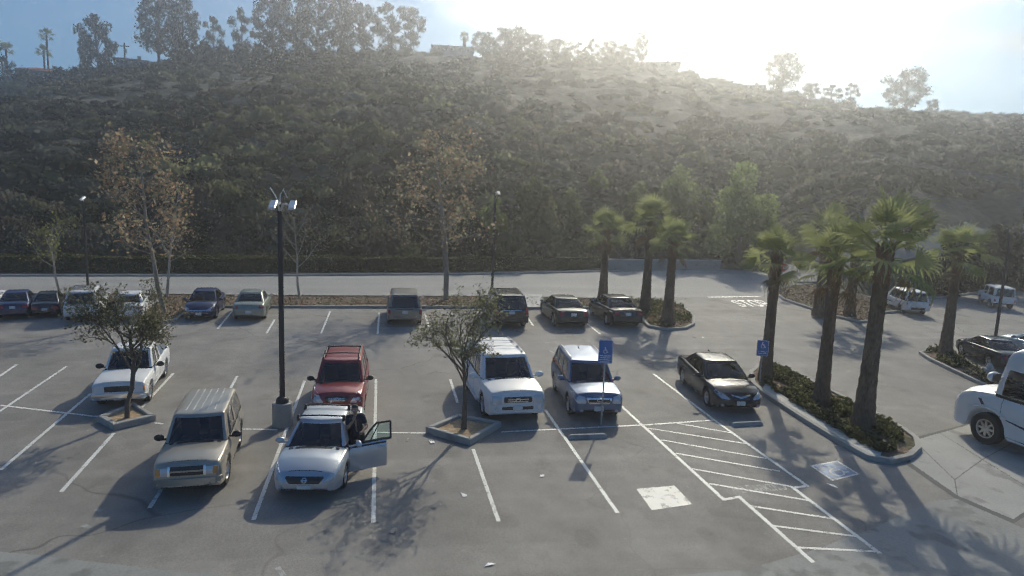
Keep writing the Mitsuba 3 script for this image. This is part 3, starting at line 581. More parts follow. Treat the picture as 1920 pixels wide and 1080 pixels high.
# markings
N = 'parking_lot'
for a, b in (((700, 980), (705, 711)), ((935, 978), (887, 842)), ((858, 755), (844, 711)), ((1158, 962), (1022, 768)), ((475, 975), (571, 714)), ((280, 953), (306, 912)), ((430, 732), (445, 705)), ((115, 922), (214, 812)), ((262, 768), (325, 700)), ((0, 882), (170, 738)), ((-6, 775), (125, 687)), ((-10, 712), (32, 683))):
    strip((a, b), 0.10, 0.005, 'stall_line', 'line_paint', N)
for a, b in (((408, 617), (438, 580)), ((500, 625), (515, 599)), ((602, 625), (619, 584)), ((708, 627), (711, 586)), ((806, 622), (797, 588)), ((907, 610), (893, 580)), ((1000, 611), (978, 580)), ((1126, 627), (1092, 600)), ((300, 622), (345, 585))):
    strip((a, b), 0.10, 0.005, 'stall_line', 'line_paint', N)
for a, b in (((708, 811), (798, 812)), ((432, 804), (520, 806)), ((0, 760), (196, 783)), ((940, 810), (1207, 797)), ((1207, 797), (1337, 788)), ((290, 793), (306, 795))):
    strip((a, b), 0.10, 0.0055, 'head_line', 'line_paint', N)
strip(((1160, 757), (1357, 937), (1386, 932), (1525, 1055)), 0.11, 0.006, 'access_aisle_line', 'line_paint', N)
strip(((1225, 701), (1345, 792), (1513, 911), (1487, 915), (1650, 1038)), 0.11, 0.006, 'access_aisle_line', 'line_paint', N)
for a, b in (((1270, 794), (1372, 812)), ((1215, 803), (1405, 833)), ((1240, 825), (1437, 860)), ((1267, 850), (1463, 884)), ((1297, 879), (1486, 913)), ((1330, 907), (1518, 939)), ((1408, 949), (1563, 973)), ((1449, 986), (1606, 1006)), ((1497, 1027), (1640, 1034))):
    strip((a, b), 0.085, 0.0055, 'hatch_line', 'line_paint', N)
k = put('accessible_symbol', sheet(px_poly([(1193, 917), (1265, 911), (1298, 946), (1222, 957)]), 0.006), 'pale_pad_paint', N, label='square pavement emblem worn almost white beside the left accessible stall')
k2 = put('accessible_symbol', sheet(px_poly([(1522, 874), (1570, 865), (1609, 889), (1561, 901)]), 0.006), 'blue_pad_paint', N, label='blue square pavement emblem in the palm shadow')
def wheelchair(s=1.0):
    """wheelchair figure in the unit square, y up"""
    g = [Point(.44, .88).buffer(.075), LineString([(.44, .76), (.47, .48), (.66, .48), (.76, .22), (.85, .25)]).buffer(.045), LineString([(.45, .63), (.64, .63)]).buffer(.035),
         Point(.47, .34).buffer(.27).difference(Point(.47, .34).buffer(.20)).difference(Polygon([(.47, .34), (.5, .8), (1, .8), (1, .30)]))]
    from shapely import union_all
    return affinity.scale(union_all(g), s, s, origin=(0, 0))
def quad_map(poly, q, z):
    """a unit-square drawing laid on a ground quadrilateral (corners: origin, +x, +x+y, +y)"""
    m = sheet(poly, 0); u, v = m.vertices[:, 0:1], m.vertices[:, 1:2]; q = [at(*c)[:2] for c in q]
    p = q[0]*(1-u)*(1-v)+q[1]*u*(1-v)+q[2]*u*v+q[3]*(1-u)*v; m.vertices = np.c_[p, np.full(len(p), z)]; return m
put('emblem', quad_map(wheelchair(), [(1561, 899), (1605, 889), (1569, 867), (1526, 875)], 0.010), 'line_paint', k2)
put('emblem', quad_map(wheelchair(), [(1193, 917), (1265, 911), (1298, 946), (1222, 957)][3:]+[(1298, 946), (1265, 911), (1193, 917)], 0.010), 'line_paint', k)
strip([at(*p)[:2] for p in ((1522, 874), (1570, 865), (1609, 889), (1561, 901), (1522, 874))], 0.07, 0.0075, 'border', 'line_paint', k2, px=False)
strip(((1328, 557.5), (1424, 556)), 0.35, 0.012, 'stop_line', 'line_paint', 'street')
tx = meshkit.text_mesh('STOP', 1.0, 0.002, True); v = tx.vertices; w = v[:, 0].max(); q = [at(*c)[:2] for c in ((1388, 575), (1452, 574), (1425, 562.5), (1366, 563.5))]
uu, vv = v[:, 0:1]/w, v[:, 1:2]; pp = q[0]*(1-uu)*(1-vv)+q[1]*uu*(1-vv)+q[2]*uu*vv+q[3]*(1-uu)*vv; tx.vertices = np.c_[pp, 0.004+v[:, 2]]; put('stop_lettering', tx, 'line_paint', N)
tx = meshkit.text_mesh('NO PARKING', 1.0, 0.002, True); v = tx.vertices; w = v[:, 0].max(); q = [at(*c)[:2] for c in ((1378, 925), (1478, 918), (1465, 906), (1367, 913))]
uu, vv = v[:, 0:1]/w, v[:, 1:2]; pp = q[0]*(1-uu)*(1-vv)+q[1]*uu*(1-vv)+q[2]*uu*vv+q[3]*(1-uu)*vv; tx.vertices = np.c_[pp, 0.002+v[:, 2]]; mat('faded_paint', f_paint((0.40, 0.40, 0.38), 0.44), 0.7); put('faded_lettering', tx, 'faded_paint', N)
for a, b in (((1022, 643), (1044, 641)), ((1030, 657), (1042, 664)), ((155, 985), (170, 990)), ((180, 955), (192, 958)), ((520, 1064), (532, 1080))):
    strip((a, b), 0.11, 0.0055, 'paint_scrap', 'faded_paint', N)
strip(((1020, 543), (1045, 552)), 0.12, 0.008, 'road_mark', 'faded_paint', 'street')
# islands: kerb ring, fill
def island(name, label, poly, fill, kw=0.16, h=0.15, fill_h=0.10, bumpy=0.05, km='concrete'):
    t = thing(name, label, 'planting island'); inner = poly.buffer(-kw)
    put('kerb', prism(poly.difference(inner), -0.02, h), km, t)
    g = prism(inner, -0.02, fill_h); 
    for _ in range(4):
        e = g.vertices[g.edges_unique]
        if np.linalg.norm(e[:, 0]-e[:, 1], axis=1).max() < 0.45 or len(g.faces) > 30000: break
        g = g.subdivide()
    top = g.vertices[:, 2] > fill_h-1e-4; g.vertices[top, 2] += (meshkit.fbm(g.vertices[top]*1.6, 3, 4)-0.42)*bumpy*2
    put('soil', g, fill, t); return t
strip_poly = px_poly([(-260, 560), (0, 553), (300, 554), (520, 556.5), (740, 557.5), (990, 558.5), (1120, 562), (1240, 566), (1282, 576), (1303, 596), (1303, 610), (1288, 618), (1250, 621), (1214, 614), (1193, 592), (1180, 579), (900, 578.5), (520, 577.5), (372, 577), (350, 590), (330, 604), (300, 609), (262, 609), (240, 600), (262, 578), (-260, 580)], 0.05)
strip_t = island('planting_strip', 'long kerbed planting strip of brown mulch between the far row of cars and the street', strip_poly, 'mulch')
put('white_kerb_top', prism(px_poly([(246, 595), (258, 597), (303, 566), (292, 564)]), 0.10, 0.165), 'pale_concrete', strip_t)
put('crossing_slab', prism(px_poly([(948, 580.5), (1018, 580.5), (1016, 556.5), (955, 556.5)]), 0.02, 0.17), 'pale_concrete', strip_t)
isl_poly = px_poly([(1404, 702), (1420, 688), (1470, 690), (1560, 737), (1640, 777), (1700, 811), (1722, 828), (1727, 846), (1710, 862), (1672, 871), (1625, 862), (1570, 832), (1500, 788), (1430, 742), (1408, 722)], 0.1)
isl = island('palm_island', 'long kerbed island of green ground cover right of the black sedan', isl_poly, 'mulch', 0.17)
band = isl_poly.buffer(-0.175).difference(isl_poly.buffer(-0.62)).intersection(px_poly([(1425, 742), (1437, 722), (1655, 850), (1640, 880), (1560, 850)]))
put('concrete_band', prism(band, 0.0, 0.148), 'pale_concrete', isl)
isl2_poly = px_poly([(1722, 664), (1742, 657), (1780, 660), (1830, 690), (1880, 714), (2000, 772), (2010, 800), (1940, 776), (1870, 738), (1800, 705), (1740, 676)], 0.05)
isl2 = island('lamp_island', 'kerbed island with clipped plants in front of the dark sedan at right', isl2_poly, 'mulch', 0.15)
isl3_poly = px_poly([(1454, 552), (1458, 544), (1478, 538), (1520, 534), (1580, 548), (1660, 566), (1730, 574), (1722, 585), (1660, 588), (1640, 604), (1610, 606), (1560, 594), (1500, 574), (1468, 563)], 0.05)
isl3 = island('sign_island', 'wide kerbed island of dark mulch round the two shaded palms behind the front palms', isl3_poly, 'mulch', 0.16)
kerb('right_kerb', [at(x, y) for x, y in ((1690, 563), (1740, 560), (1790, 556), (1830, 550), (1925, 541))], kind='structure')
# side street climbing to the right
def hug(px): return np.array([hit(*p) for p in px])
near, far = hug([(1488, 531), (1560, 527), (1640, 506), (1740, 486), (1850, 466), (1960, 450)]), hug([(1430, 500), (1520, 490), (1600, 470), (1700, 452), (1850, 432), (1960, 424)])
tt = np.linspace(0, 1, 40); f5 = lambda Q: np.stack([PchipInterpolator(np.linspace(0, 1, len(Q)), Q[:, i])(tt) for i in range(3)], -1); near, far = f5(near), f5(far)
ss = np.linspace(0, 1, 8)[None, :, None]; RD = near[:, None]*(1-ss)+far[:, None]*ss; RD[..., 2] = np.maximum(RD[..., 2], terrain(RD[..., 0], RD[..., 1]))+0.09
g = grid_tm(RD); g.invert() if g.face_normals[:, 2].mean() < 0 else None
put('side_street', g, 'street_asphalt', smooth=True, kind='structure')
put('side_kerb', cat([tube(RD[:24, 0]+np.array([0, 0, 0.03]), 0.09, 4)]), 'concrete', kind='structure')
# ------------------------------------------------------------------ plants
scene['leaf'] = {'type': 'principledthin', 'base_color': {'type': 'mesh_attribute', 'name': 'vertex_color'}, 'roughness': 0.6, 'diff_trans': 1.0, 'spec_trans': 0.0, 'spec_tint': 0.0}
vcol('dry_leaf', 0.9)
def f_bark(c1, c2, s=5):
    return proc(lambda p, n, uv: mix(c1, c2, fbm(p.x*s, p.y*s, p.z*s*0.35, 3))*(0.75+0.5*noise(p.x*s*6, p.y*s*6, p.z*s*2)))
mat('bark_grey', f_bark((0.16, 0.14, 0.115), (0.34, 0.31, 0.27)), 0.9); mat('bark_dark', f_bark((0.075, 0.06, 0.048), (0.15, 0.125, 0.10)), 0.9)
mat('bark_pale', f_bark((0.30, 0.27, 0.22), (0.46, 0.42, 0.36)), 0.9); mat('palm_trunk', f_bark((0.085, 0.055, 0.038), (0.20, 0.14, 0.095), 4), 0.95)
mat('palm_boot', f_bark((0.15, 0.085, 0.05), (0.26, 0.155, 0.095), 6), 0.95); mat('stalk', (0.22, 0.24, 0.10), 0.7)
def leaves(P, size, cols, r, flat=0.0, aspect=0.6, jit=0.35):
    """one bent leaf (two triangles) per point"""
    P = np.asarray(P, float); n = len(P); a = r.normal(size=(n, 3)); a[:, 2] *= 1-flat; a /= np.linalg.norm(a, axis=1, keepdims=True)
    b = r.normal(size=(n, 3)); b -= (b*a).sum(1, keepdims=True)*a; b /= np.linalg.norm(b, axis=1, keepdims=True); s = (size*(1+jit*r.normal(size=n)).clip(0.4, 2))[:, None]; c = np.cross(a, b)
    v = np.stack([P-a*s*.5, P+b*s*.5*aspect+c*s*.1, P+a*s*.5, P-b*s*.5*aspect+c*s*.1], 1).reshape(-1, 3); k = np.arange(n)*4
    f = np.vstack([np.stack([k, k+1, k+2], 1), np.stack([k, k+2, k+3], 1)])
    cols = np.asarray(cols, float); ci = cols[r.integers(0, len(cols), n)]*(0.75+0.5*r.random((n, 1)))
    return tm(v, f), np.repeat(ci, 4, 0)
def grow(r, start, d, length, rad, depth, spec, out, tips):
    """a limb with its side limbs: tubes into out, twig points into tips"""
    n = 6; p = [np.array(start, float)]; d = np.array(d, float); d /= np.linalg.norm(d)
    for i in range(n):
        d = d+r.normal(size=3)*spec.get('wob', 0.12)+np.array([0, 0, spec.get('up', 0.05)]); d /= np.linalg.norm(d); p.append(p[-1]+d*length/n)
    p = np.array(p); out.append(tube(p, np.linspace(rad, rad*spec.get('taper', 0.45), n+1), 7 if depth == 0 else 5 if depth == 1 else 3, cap=False))
    if depth >= spec['levels']: tips.extend(p[2:]); return
    if depth == spec['levels']-1: tips.extend(p[4:])
    for k in range(spec['kids'][depth]):
        u = spec['from'][depth]+(1-spec['from'][depth])*(k+r.random()*0.8)/spec['kids'][depth]; u = min(u, 0.98); i = int(u*n); q = p[i]+(p[min(i+1, n)]-p[i])*(u*n-i)
        t = p[min(i+1, n)]-p[i]; t /= np.linalg.norm(t); s = r.normal(size=3); s -= (s @ t)*t; s /= np.linalg.norm(s); g = k*2.4+r.random(); w = np.cross(t, s)
        sd = s*math.cos(g)+w*math.sin(g); ang = spec['angle'][depth]*(0.8+0.4*r.random()); kd = t*math.cos(ang)+sd*math.sin(ang)
        L2 = length*spec['ratio'][depth]*(1-spec.get('cone', 0.4)*(u-spec['from'][depth]))*(0.75+0.5*r.random())
        grow(r, q, kd, L2, rad*spec.get('rr', 0.5)*(1-0.4*u), depth+1, spec, out, tips)
def tree(name, label, cat_, pos, H, rad, spec, leaf=None, seed=1, lean=(0, 0, 1), bark='bark_grey', group=None, trunk_frac=0.9, width=None, extra=None, shift=0.0):
    r = np.random.default_rng(seed); out, tips = [], []; grow(r, (0, 0, 0), lean, H*trunk_frac, rad, 0, spec, out, tips); W_ = cat(out); tips = np.array(tips)
    if width:                                                                # stretch sideways / upwards to the tree's own spread and height
        sx = width/max(np.percentile(np.abs(tips[:, :2]-np.median(tips[:, :2], 0)), 92)*2, .1); sz = H/tips[:, 2].max(); ax = np.median(tips[:, :2], 0)*0
        for q in (W_.vertices, tips):
            f = np.clip(q[:, 2:3]/(H*0.35), 0, 1); q[:, :2] = q[:, :2]*(1+(sx-1)*f); q[:, 2] *= sz; q[:, 0] += shift*np.clip((q[:, 2]-0.26*H)/(0.42*H), 0, 1)
    t = thing(name, label, cat_, group); W_.vertices += pos; put('trunk', W_, bark, t, True)
    if leaf:
        num, size, spread, cols, m = leaf; P = tips[r.integers(0, len(tips), num)]+r.normal(size=(num, 3))*spread; P[:, 2] = np.maximum(P[:, 2], 0.25*H if not extra else extra)
        g, c = leaves(P, size, cols, r); g.vertices += pos; put('crown', g, m, t, False, c)
    return t
OLIVE = [(0.12, 0.13, 0.075), (0.15, 0.155, 0.09), (0.19, 0.175, 0.115), (0.13, 0.12, 0.085)]
AUTUMN = [(0.36, 0.235, 0.145), (0.31, 0.21, 0.14), (0.42, 0.31, 0.20), (0.28, 0.225, 0.155), (0.26, 0.245, 0.155), (0.52, 0.43, 0.30)]
plum = dict(levels=3, kids=[8, 5, 5], angle=[0.75, 0.6, 0.7], ratio=[0.55, 0.55, 0.55], wob=0.14, up=0.02, cone=0.1, rr=0.55)
plum['from'] = [0.42, 0.3, 0.2]
b = at(238, 783, 0.12); tree('planter_tree', 'small airy olive-leaved tree in the left diamond planter before the white pickup', 'tree', b, 4.3, 0.085, plum, (5600, 0.075, 0.12, OLIVE, 'leaf'), 21, (-0.07, 0.02, 1), 'bark_dark', 'trees in the diamond planters', 0.62, 2.45, 1.5, -0.30)
b = at(870, 803, 0.12); tree('planter_tree', 'small fork-trunked tree with sparse leaves in the right diamond planter', 'tree', b, 4.7, 0.10, plum, (3300, 0.08, 0.12, [(0.17, 0.18, 0.10), (0.21, 0.215, 0.13), (0.26, 0.25, 0.17), (0.15, 0.15, 0.09)], 'leaf'), 33, (-0.06, 0.05, 1), 'bark_dark', 'trees in the diamond planters', 0.62, 2.0, 2.6, -0.28)
syc = dict(levels=2, kids=[26, 6], angle=[1.05, 0.7], ratio=[0.30, 0.5], wob=0.06, up=0.03, cone=0.75, rr=0.32, taper=0.15); syc['from'] = [0.30, 0.25]
b = at(308, 586, 0.1); tree('sycamore', 'tall sycamore with brown autumn leaves and a leaning trunk left of the navy sedan', 'tree', b, 9.6, 0.15, dict(syc, wob=0.08), (1800, 0.19, 0.26, AUTUMN, 'leaf'), 5, (-0.10, 0.0, 1), 'bark_grey', 'autumn sycamores of the planting strip', 0.98, 3.3)
b = at(313, 556, 0.1); tree('sycamore', 'slim half-bare sycamore just behind the leaning one', 'tree', b, 7.2, 0.10, syc, (420, 0.17, 0.25, AUTUMN+[(0.30, 0.30, 0.10)], 'leaf'), 6, (0.0, 0.02, 1), 'bark_pale', 'autumn sycamores of the planting strip', 0.98, 2.2)
b = at(836, 562, 0.1); tree('sycamore', 'broad tall sycamore with thinning brown leaves right of the tan minivan', 'tree', b, 11.6, 0.17, syc, (2400, 0.20, 0.32, AUTUMN+[(0.28, 0.29, 0.18), (0.33, 0.30, 0.20)], 'leaf'), 7, (0.0, 0.0, 1), 'bark_grey', 'autumn sycamores of the planting strip', 0.98, 6.0)
bare = dict(levels=3, kids=[9, 5, 4], angle=[0.75, 0.6, 0.6], ratio=[0.45, 0.5, 0.5], wob=0.11, up=0.05, cone=0.4, rr=0.45, taper=0.25); bare['from'] = [0.36, 0.3, 0.3]
b = at(562, 559, 0.1); tree('bare_tree', 'slender leafless pale tree in the strip right of the tall dark lamp post', 'tree', b, 6.6, 0.10, bare, (26, 0.14, 0.1, [(0.35, 0.33, 0.13)], 'leaf'), 9, (-0.03, 0, 1), 'bark_pale', None, 0.9, 3.0)
b = at(112, 548, 0.1); tree('bare_tree', 'thin tree with a few yellow leaves above the black sedan at far left', 'tree', b, 4.8, 0.085, bare, (210, 0.16, 0.22, [(0.33, 0.33, 0.10), (0.22, 0.24, 0.08)], 'leaf'), 10, (-0.02, 0, 1), 'bark_pale', None, 0.85, 2.1)

# fan palms: trunk, skirt of old leaf bases, fronds each a part
def frond_mesh(r, L=1.75, droop=0.5, dead=False, blades=15):
    """petiole and pleated fan along +x, arching down"""
    pet = L*0.50; n = 5; xs = np.linspace(0, pet, n); zz = 0.12*xs-droop*0.14*xs**2
    st = tube(np.stack([xs, xs*0, zz], 1), np.linspace(0.026, 0.013, n), 4, False); hub = np.array([pet, 0, zz[-1]]); V_, F_ = [], []
    for k in range(blades):
        a = (k/(blades-1)-0.5)*math.radians(165); l = (L-pet)*(1.05-0.16*abs(a))*(0.85+0.3*r.random()); d = np.array([math.cos(a), math.sin(a), 0.12*abs(math.sin(a))]); q = np.array([-math.sin(a), math.cos(a), 0]); w = 0.034*l+0.010
        m1, m2 = hub+d*l*0.45, hub+d*l*0.80; m1[2] += 0.03*l-droop*0.10*l; m2[2] -= droop*0.34*l; tip = hub+d*l*(1.0-0.12*droop); tip[2] -= droop*(0.7+0.6*r.random())*l
        o = len(V_); up = np.array([0, 0, 0.02]); V_ += [hub, m1+q*w, m1-q*w, m2+q*w*0.6+up, m2-q*w*0.6, tip]; F_ += [[o, o+2, o+1], [o+1, o+2, o+4], [o+1, o+4, o+3], [o+3, o+4, o+5]]
    return cat([st, tm(V_, F_)])
FR = [np.random.default_rng(40+i) for i in range(6)]
GREEN = [(0.28, 0.31, 0.13), (0.33, 0.35, 0.165), (0.23, 0.26, 0.11)]
def tint(m, c, r): return np.tile(np.array(c), (len(m.vertices), 1))*(0.85+0.3*r.random((len(m.vertices), 1)))
_fm = []
for i in range(6):
    for c in (GREEN[i % 3],): m = frond_mesh(FR[i], droop=0.10+0.09*i); _fm.append(mikit.ply(m, 'leaf', False, color=tint(m, c, FR[i])))
_dead = []
for i in range(2): m = frond_mesh(FR[i], 1.5, 1.0, True); _dead.append(mikit.ply(m, 'dry_leaf', False, color=tint(m, (0.20, 0.12, 0.06), FR[i])))
def palm(px, py, top_px, label, w_base, w_top, crown, seed, group, lean=0.0, nfr=25, z0=0.1, dead=2, pos=None):
    """a fan palm standing at a photo pixel, its crown's heart at the height of pixel row top_px"""
    r = np.random.default_rng(seed); b = at(px, py, z0) if pos is None else np.array(pos, float); s = ppm(b); hs = np.linspace(0.5, 20, 800); H = hs[np.argmin([abs(proj(b+[0, 0, h])[1]-top_px) for h in hs])]
    t = thing('fan_palm', label, 'palm tree', group); r0, r1 = w_base*0.44, w_top*0.38
    nz, na = int(H*7), 22; Z = np.linspace(0, H, nz); prof = r1+(r0-r1)*np.exp(-Z/(0.22*H)); V_ = []
    for i, z in enumerate(Z):
        a = np.arange(na)*2*np.pi/na+(i % 2)*np.pi/na; saw = 1+0.035*((i % 3)-1)+0.07*(r.random(na)-0.5)
        V_.append(np.stack([b[0]+lean*z*z/H*0.3+prof[i]*saw*np.cos(a), b[1]+prof[i]*saw*np.sin(a), np.full(na, b[2]+z)], 1))
    V_ = np.array(V_); V_ = np.concatenate([V_, V_[:, :1]], 1); cut = int(nz*0.80)
    g1 = grid_tm(V_[:cut+1]); g2 = grid_tm(V_[cut:]); 
    for g in (g1, g2): g.invert()
    put('trunk', g1, 'palm_trunk', t); 
    top = np.array([b[0]+lean*H*0.3, b[1], b[2]+H])
    bo = []                                                                   # cut leaf bases standing off the upper trunk
    for k in range(70):
        z = H*(0.78+0.22*r.random()); a = r.random()*2*np.pi; d = np.array([math.cos(a), math.sin(a), 0]); q = np.array([b[0]+lean*z*z/H*0.3, b[1], b[2]+z])+d*r1*0.92; bo.append(tube([q, q+d*0.07+np.array([0, 0, 0.16])], [0.05, 0.03], 4))
    put('boot_skirt', cat([g2]+bo), 'palm_boot', t)
    sc = crown/3.4
    for k in range(nfr):
        f = (k+0.5)/nfr; el = math.radians(80-100*f**1.05+r.normal()*10); a = k*2.39996+r.normal()*0.2; M = rot(math.degrees(a)) @ rot(-math.degrees(el), 'y') @ rot(r.normal()*28, 'x'); M[:3, :3] *= sc*(0.85+0.35*r.random()); M[:3, 3] = top-np.array([0, 0, 0.45*f*sc])+0.02*np.array([math.cos(a), math.sin(a), 0])
        put_ply('frond', _fm[min(5, int(f*6))], t, M)
    for k in range(dead):
        a = seed+k*2.7; M = rot(math.degrees(a)) @ rot(35, 'y'); M[:3, :3] *= sc; M[:3, 3] = top-np.array([0, 0, 0.6]); put_ply('dead_frond', _dead[k % 2], t, M)
    return top
PG = 'fan palms round the lot'
palm(1130, 560, 432, 'fan palm behind the dark green sedan, leftmost of the three beyond the far row', 0.95, 0.62, 3.2, 1, PG)
palm(1209, 584, 415, 'fan palm in the middle of the three at the right end of the planting strip', 1.0, 0.62, 3.5, 2, PG)
palm(1251, 609, 452, 'fan palm at the rounded tip of the planting strip, nearest of its three', 1.0, 0.62, 2.9, 3, PG)
palm(1434, 712, 480, 'fan palm directly behind the right blue parking sign', 0.72, 0.50, 2.75, 4, PG)
palm(1538, 760, 492, 'fan palm in the middle of the long island, shorter than the one right of it', 0.78, 0.52, 3.1, 5, PG)
palm(1617, 800, 462, 'tallest and nearest fan palm with the widest crown over the long island', 0.92, 0.60, 3.7, 6, PG, 0.04)
palm(1771, 668, 475, 'lone fan palm on the island before the dark sedan at right', 0.85, 0.55, 3.0, 7, PG, 0.0)
palm(1535, 592, 440, 'shaded fan palm behind the front palms, left one on the mulch island', 1.1, 0.8, 4.2, 8, PG)
palm(1592, 592, 475, 'shaded fan palm behind the front palms, right one on the mulch island', 0.95, 0.7, 3.6, 9, PG)

# hedge along the street: dark core, leafy face, each the same thing
hp = np.array([at(x, y) for x, y in ((-420, 511), (0, 510), (450, 511), (900, 508), (1130, 504))]); hl = LineString(hp[:, :2])
ht = thing('hedge', 'long clipped dark green hedge along the far side of the street', 'hedge'); hpoly = hl.buffer(0.55, cap_style=2)
put('core', prism(hl.buffer(0.42, cap_style=2), -0.05, 1.18), 'hedge_core' if mat('hedge_core', (0.035, 0.04, 0.02), 0.95) else '', ht)
r = np.random.default_rng(3); n = 15000; u = r.random(n)*hl.length; base = np.array([hl.interpolate(q).coords[0] for q in u]); tn = np.array([hl.interpolate(min(q+0.1, hl.length)).coords[0] for q in u])-base; tn /= np.linalg.norm(tn, axis=1, keepdims=True)+1e-9; nn = np.stack([tn[:, 1], -tn[:, 0]], 1)
side_ = r.random(n) < 0.55; off = np.where(side_, 0.44+0.09*r.random(n), r.uniform(-0.5, 0.5, n)); zz = np.where(side_, r.random(n)*1.22, 1.17+0.12*r.random(n)); top_ = meshkit.fbm(np.c_[u*0.35, u*0, u*0], 3, 6)-0.5; zz = np.where(zz > 0.9, zz+0.34*top_, zz); off = off*(1+0.30*top_)
g, c = leaves(np.c_[base+nn*off[:, None], zz], 0.17, [(0.055, 0.065, 0.025), (0.075, 0.085, 0.032), (0.04, 0.05, 0.02), (0.12, 0.125, 0.045)], r); put('leaves', g, 'leaf', ht, False, c, kind='stuff')
wt = thing('block_wall', 'low grey block wall at the right end of the hedge', 'wall'); wp_ = np.array([at(x, y) for x, y in ((1135, 505), (1349, 506))]); wl = LineString(wp_[:, :2]); put('wall_body', prism(wl.buffer(0.14, cap_style=2), -0.05, 0.95), 'concrete', wt); put('coping', prism(wl.buffer(0.18, cap_style=2), 0.95, 1.03), 'pale_concrete', wt)

# ground cover in the islands
def cover(name, label, poly, h, num, size, cols, seed, density=0.5):
    r = np.random.default_rng(seed); x0, y0, x1, y1 = poly.bounds; P = np.c_[r.uniform(x0, x1, num*6), r.uniform(y0, y1, num*6)]; from shapely import contains_xy
    P = P[contains_xy(poly, P[:, 0], P[:, 1])]; d = meshkit.fbm(np.c_[P*1.1, P[:, :1]*0], 3, seed); P = P[d > 1-density][:num]
    g, c = leaves(np.c_[P, 0.10+h*r.random(len(P))**1.3], size, cols, r, 0.3); put(name, g, 'leaf', None, False, c, label=label, category='ground cover', kind='stuff') if False else lab(put(name, g, 'leaf', None, False, c), label, 'ground cover', None, 'stuff')
COV = [(0.07, 0.085, 0.035), (0.10, 0.11, 0.045), (0.13, 0.125, 0.07), (0.055, 0.065, 0.03)]
cover('ground_cover', 'low green ground cover on the long palm island', isl_poly.buffer(-0.5), 0.30, 6500, 0.15, COV, 1, 0.62)
cover('ground_cover', 'sparse clipped plants on the island before the dark sedan', isl2_poly.buffer(-0.25), 0.30, 2600, 0.16, COV, 2, 0.55)
cover('ground_cover', 'green plants round the palms at the tip of the planting strip', strip_poly.buffer(-0.25).intersection(px_poly([(1150, 555), (1320, 555), (1320, 640), (1150, 640)])), 0.28, 1800, 0.16, COV, 3, 0.55)
cover('ground_cover', 'dry brown leaf litter and low plants along the planting strip', strip_poly.buffer(-0.2), 0.10, 5200, 0.13, [(0.16, 0.10, 0.065), (0.22, 0.15, 0.10), (0.12, 0.09, 0.05), (0.10, 0.10, 0.05)], 4, 0.8)
cover('ground_cover', 'leaf litter on the dark mulch island by the stop sign', isl3_poly.buffer(-0.2), 0.08, 2600, 0.15, [(0.12, 0.09, 0.065), (0.20, 0.16, 0.12), (0.08, 0.07, 0.05)], 5, 0.7)
def bush_mesh(r, num, size, cols, dome=0.75, core=True):
    """rounded shrub of unit radius: lumpy dark core and leaf tufts"""
    P = r.normal(size=(num, 3)); P /= np.linalg.norm(P, axis=1, keepdims=True); P[:, 2] = np.abs(P[:, 2])*1.0-0.12; lump = 0.74+0.52*meshkit.noise(P*2.3+r.random()*40, 2); rad = lump*(0.72+0.32*r.random(num))
    g, c = leaves(P*rad[:, None]*np.array([1, 1, dome]), size, cols, r)
    if core:
        k = trimesh.creation.icosphere(1, 1.0); q = k.vertices; q *= (0.60+0.32*meshkit.noise(q*2.1+r.random()*30, 2))[:, None]; q[:, 2] *= dome; c = np.vstack([c, np.tile(np.array(cols).mean(0), (len(q), 1))*(0.85+0.3*r.random((len(q), 1)))]); g = cat([g, k])
    return g, c
GREYB = [(0.105, 0.112, 0.09), (0.135, 0.14, 0.115), (0.082, 0.088, 0.068), (0.11, 0.112, 0.09)]; DARKB = [(0.045, 0.052, 0.034), (0.062, 0.068, 0.043), (0.036, 0.042, 0.027)]; BROWNB = [(0.105, 0.095, 0.075), (0.13, 0.118, 0.093), (0.085, 0.078, 0.06)]; YELB = [(0.16, 0.165, 0.085), (0.20, 0.20, 0.105), (0.13, 0.14, 0.07)]; GREENB = [(0.085, 0.105, 0.035), (0.11, 0.135, 0.045), (0.07, 0.085, 0.03)]
KB = [('grey', GREYB), ('dark', DARKB), ('brown', BROWNB), ('yellow', YELB)]; rb_ = np.random.default_rng(11)
# hillside scrub: three hundred nearest shrubs each a thing, the rest one mass
pos = []; r = np.random.default_rng(17)
while len(pos) < 6000:
    a, t_ = r.uniform(-0.56, 0.86), r.random(); rb0, R0 = r_base(a), r_ridge(a); u = 1.2+(R0-rb0-1)*(t_**1.25); x, y = CAM[0]+math.sin(a)*(rb0+u), CAM[1]+math.cos(a)*(rb0+u); k = u/(R0-rb0)
    dens = meshkit.fbm(np.array([[x*0.05, y*0.05, 0]]), 3, 4)[0]
    if k > 0.32 and dens < 0.44+0.06*k and r.random() < 0.75: continue
    pos.append((u, x, y, float(np.clip(math.exp(r.normal()*0.42)*1.15, 0.5, 3.0)), a, k))
RDl = LineString(RD[:, 3, :2]); pos = [p for p in pos if RDl.distance(Point(p[1], p[2])) > 6.0+p[3]]; 
P_ = np.array(pos); P_ = P_[np.argsort(np.hypot(P_[:, 1]-CAM[0], P_[:, 2]-CAM[1])-4*P_[:, 3])]
kind_n = meshkit.fbm(np.c_[P_[:, 1]*0.07, P_[:, 2]*0.07, P_[:, 0]*0], 2, 21); pick = lambda i, q: 0 if q < 0.36 else 1 if q < 0.62 else 2 if q < 0.84 else 3
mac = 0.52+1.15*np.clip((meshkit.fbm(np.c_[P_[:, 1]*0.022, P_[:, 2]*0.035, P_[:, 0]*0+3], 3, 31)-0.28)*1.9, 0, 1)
protos = [[mikit.ply(*(lambda gc: (gc[0], 'leaf', False, None, gc[1]))(bush_mesh(rb_, 480, 0.15, c))) for _ in range(3)] for _, c in KB]
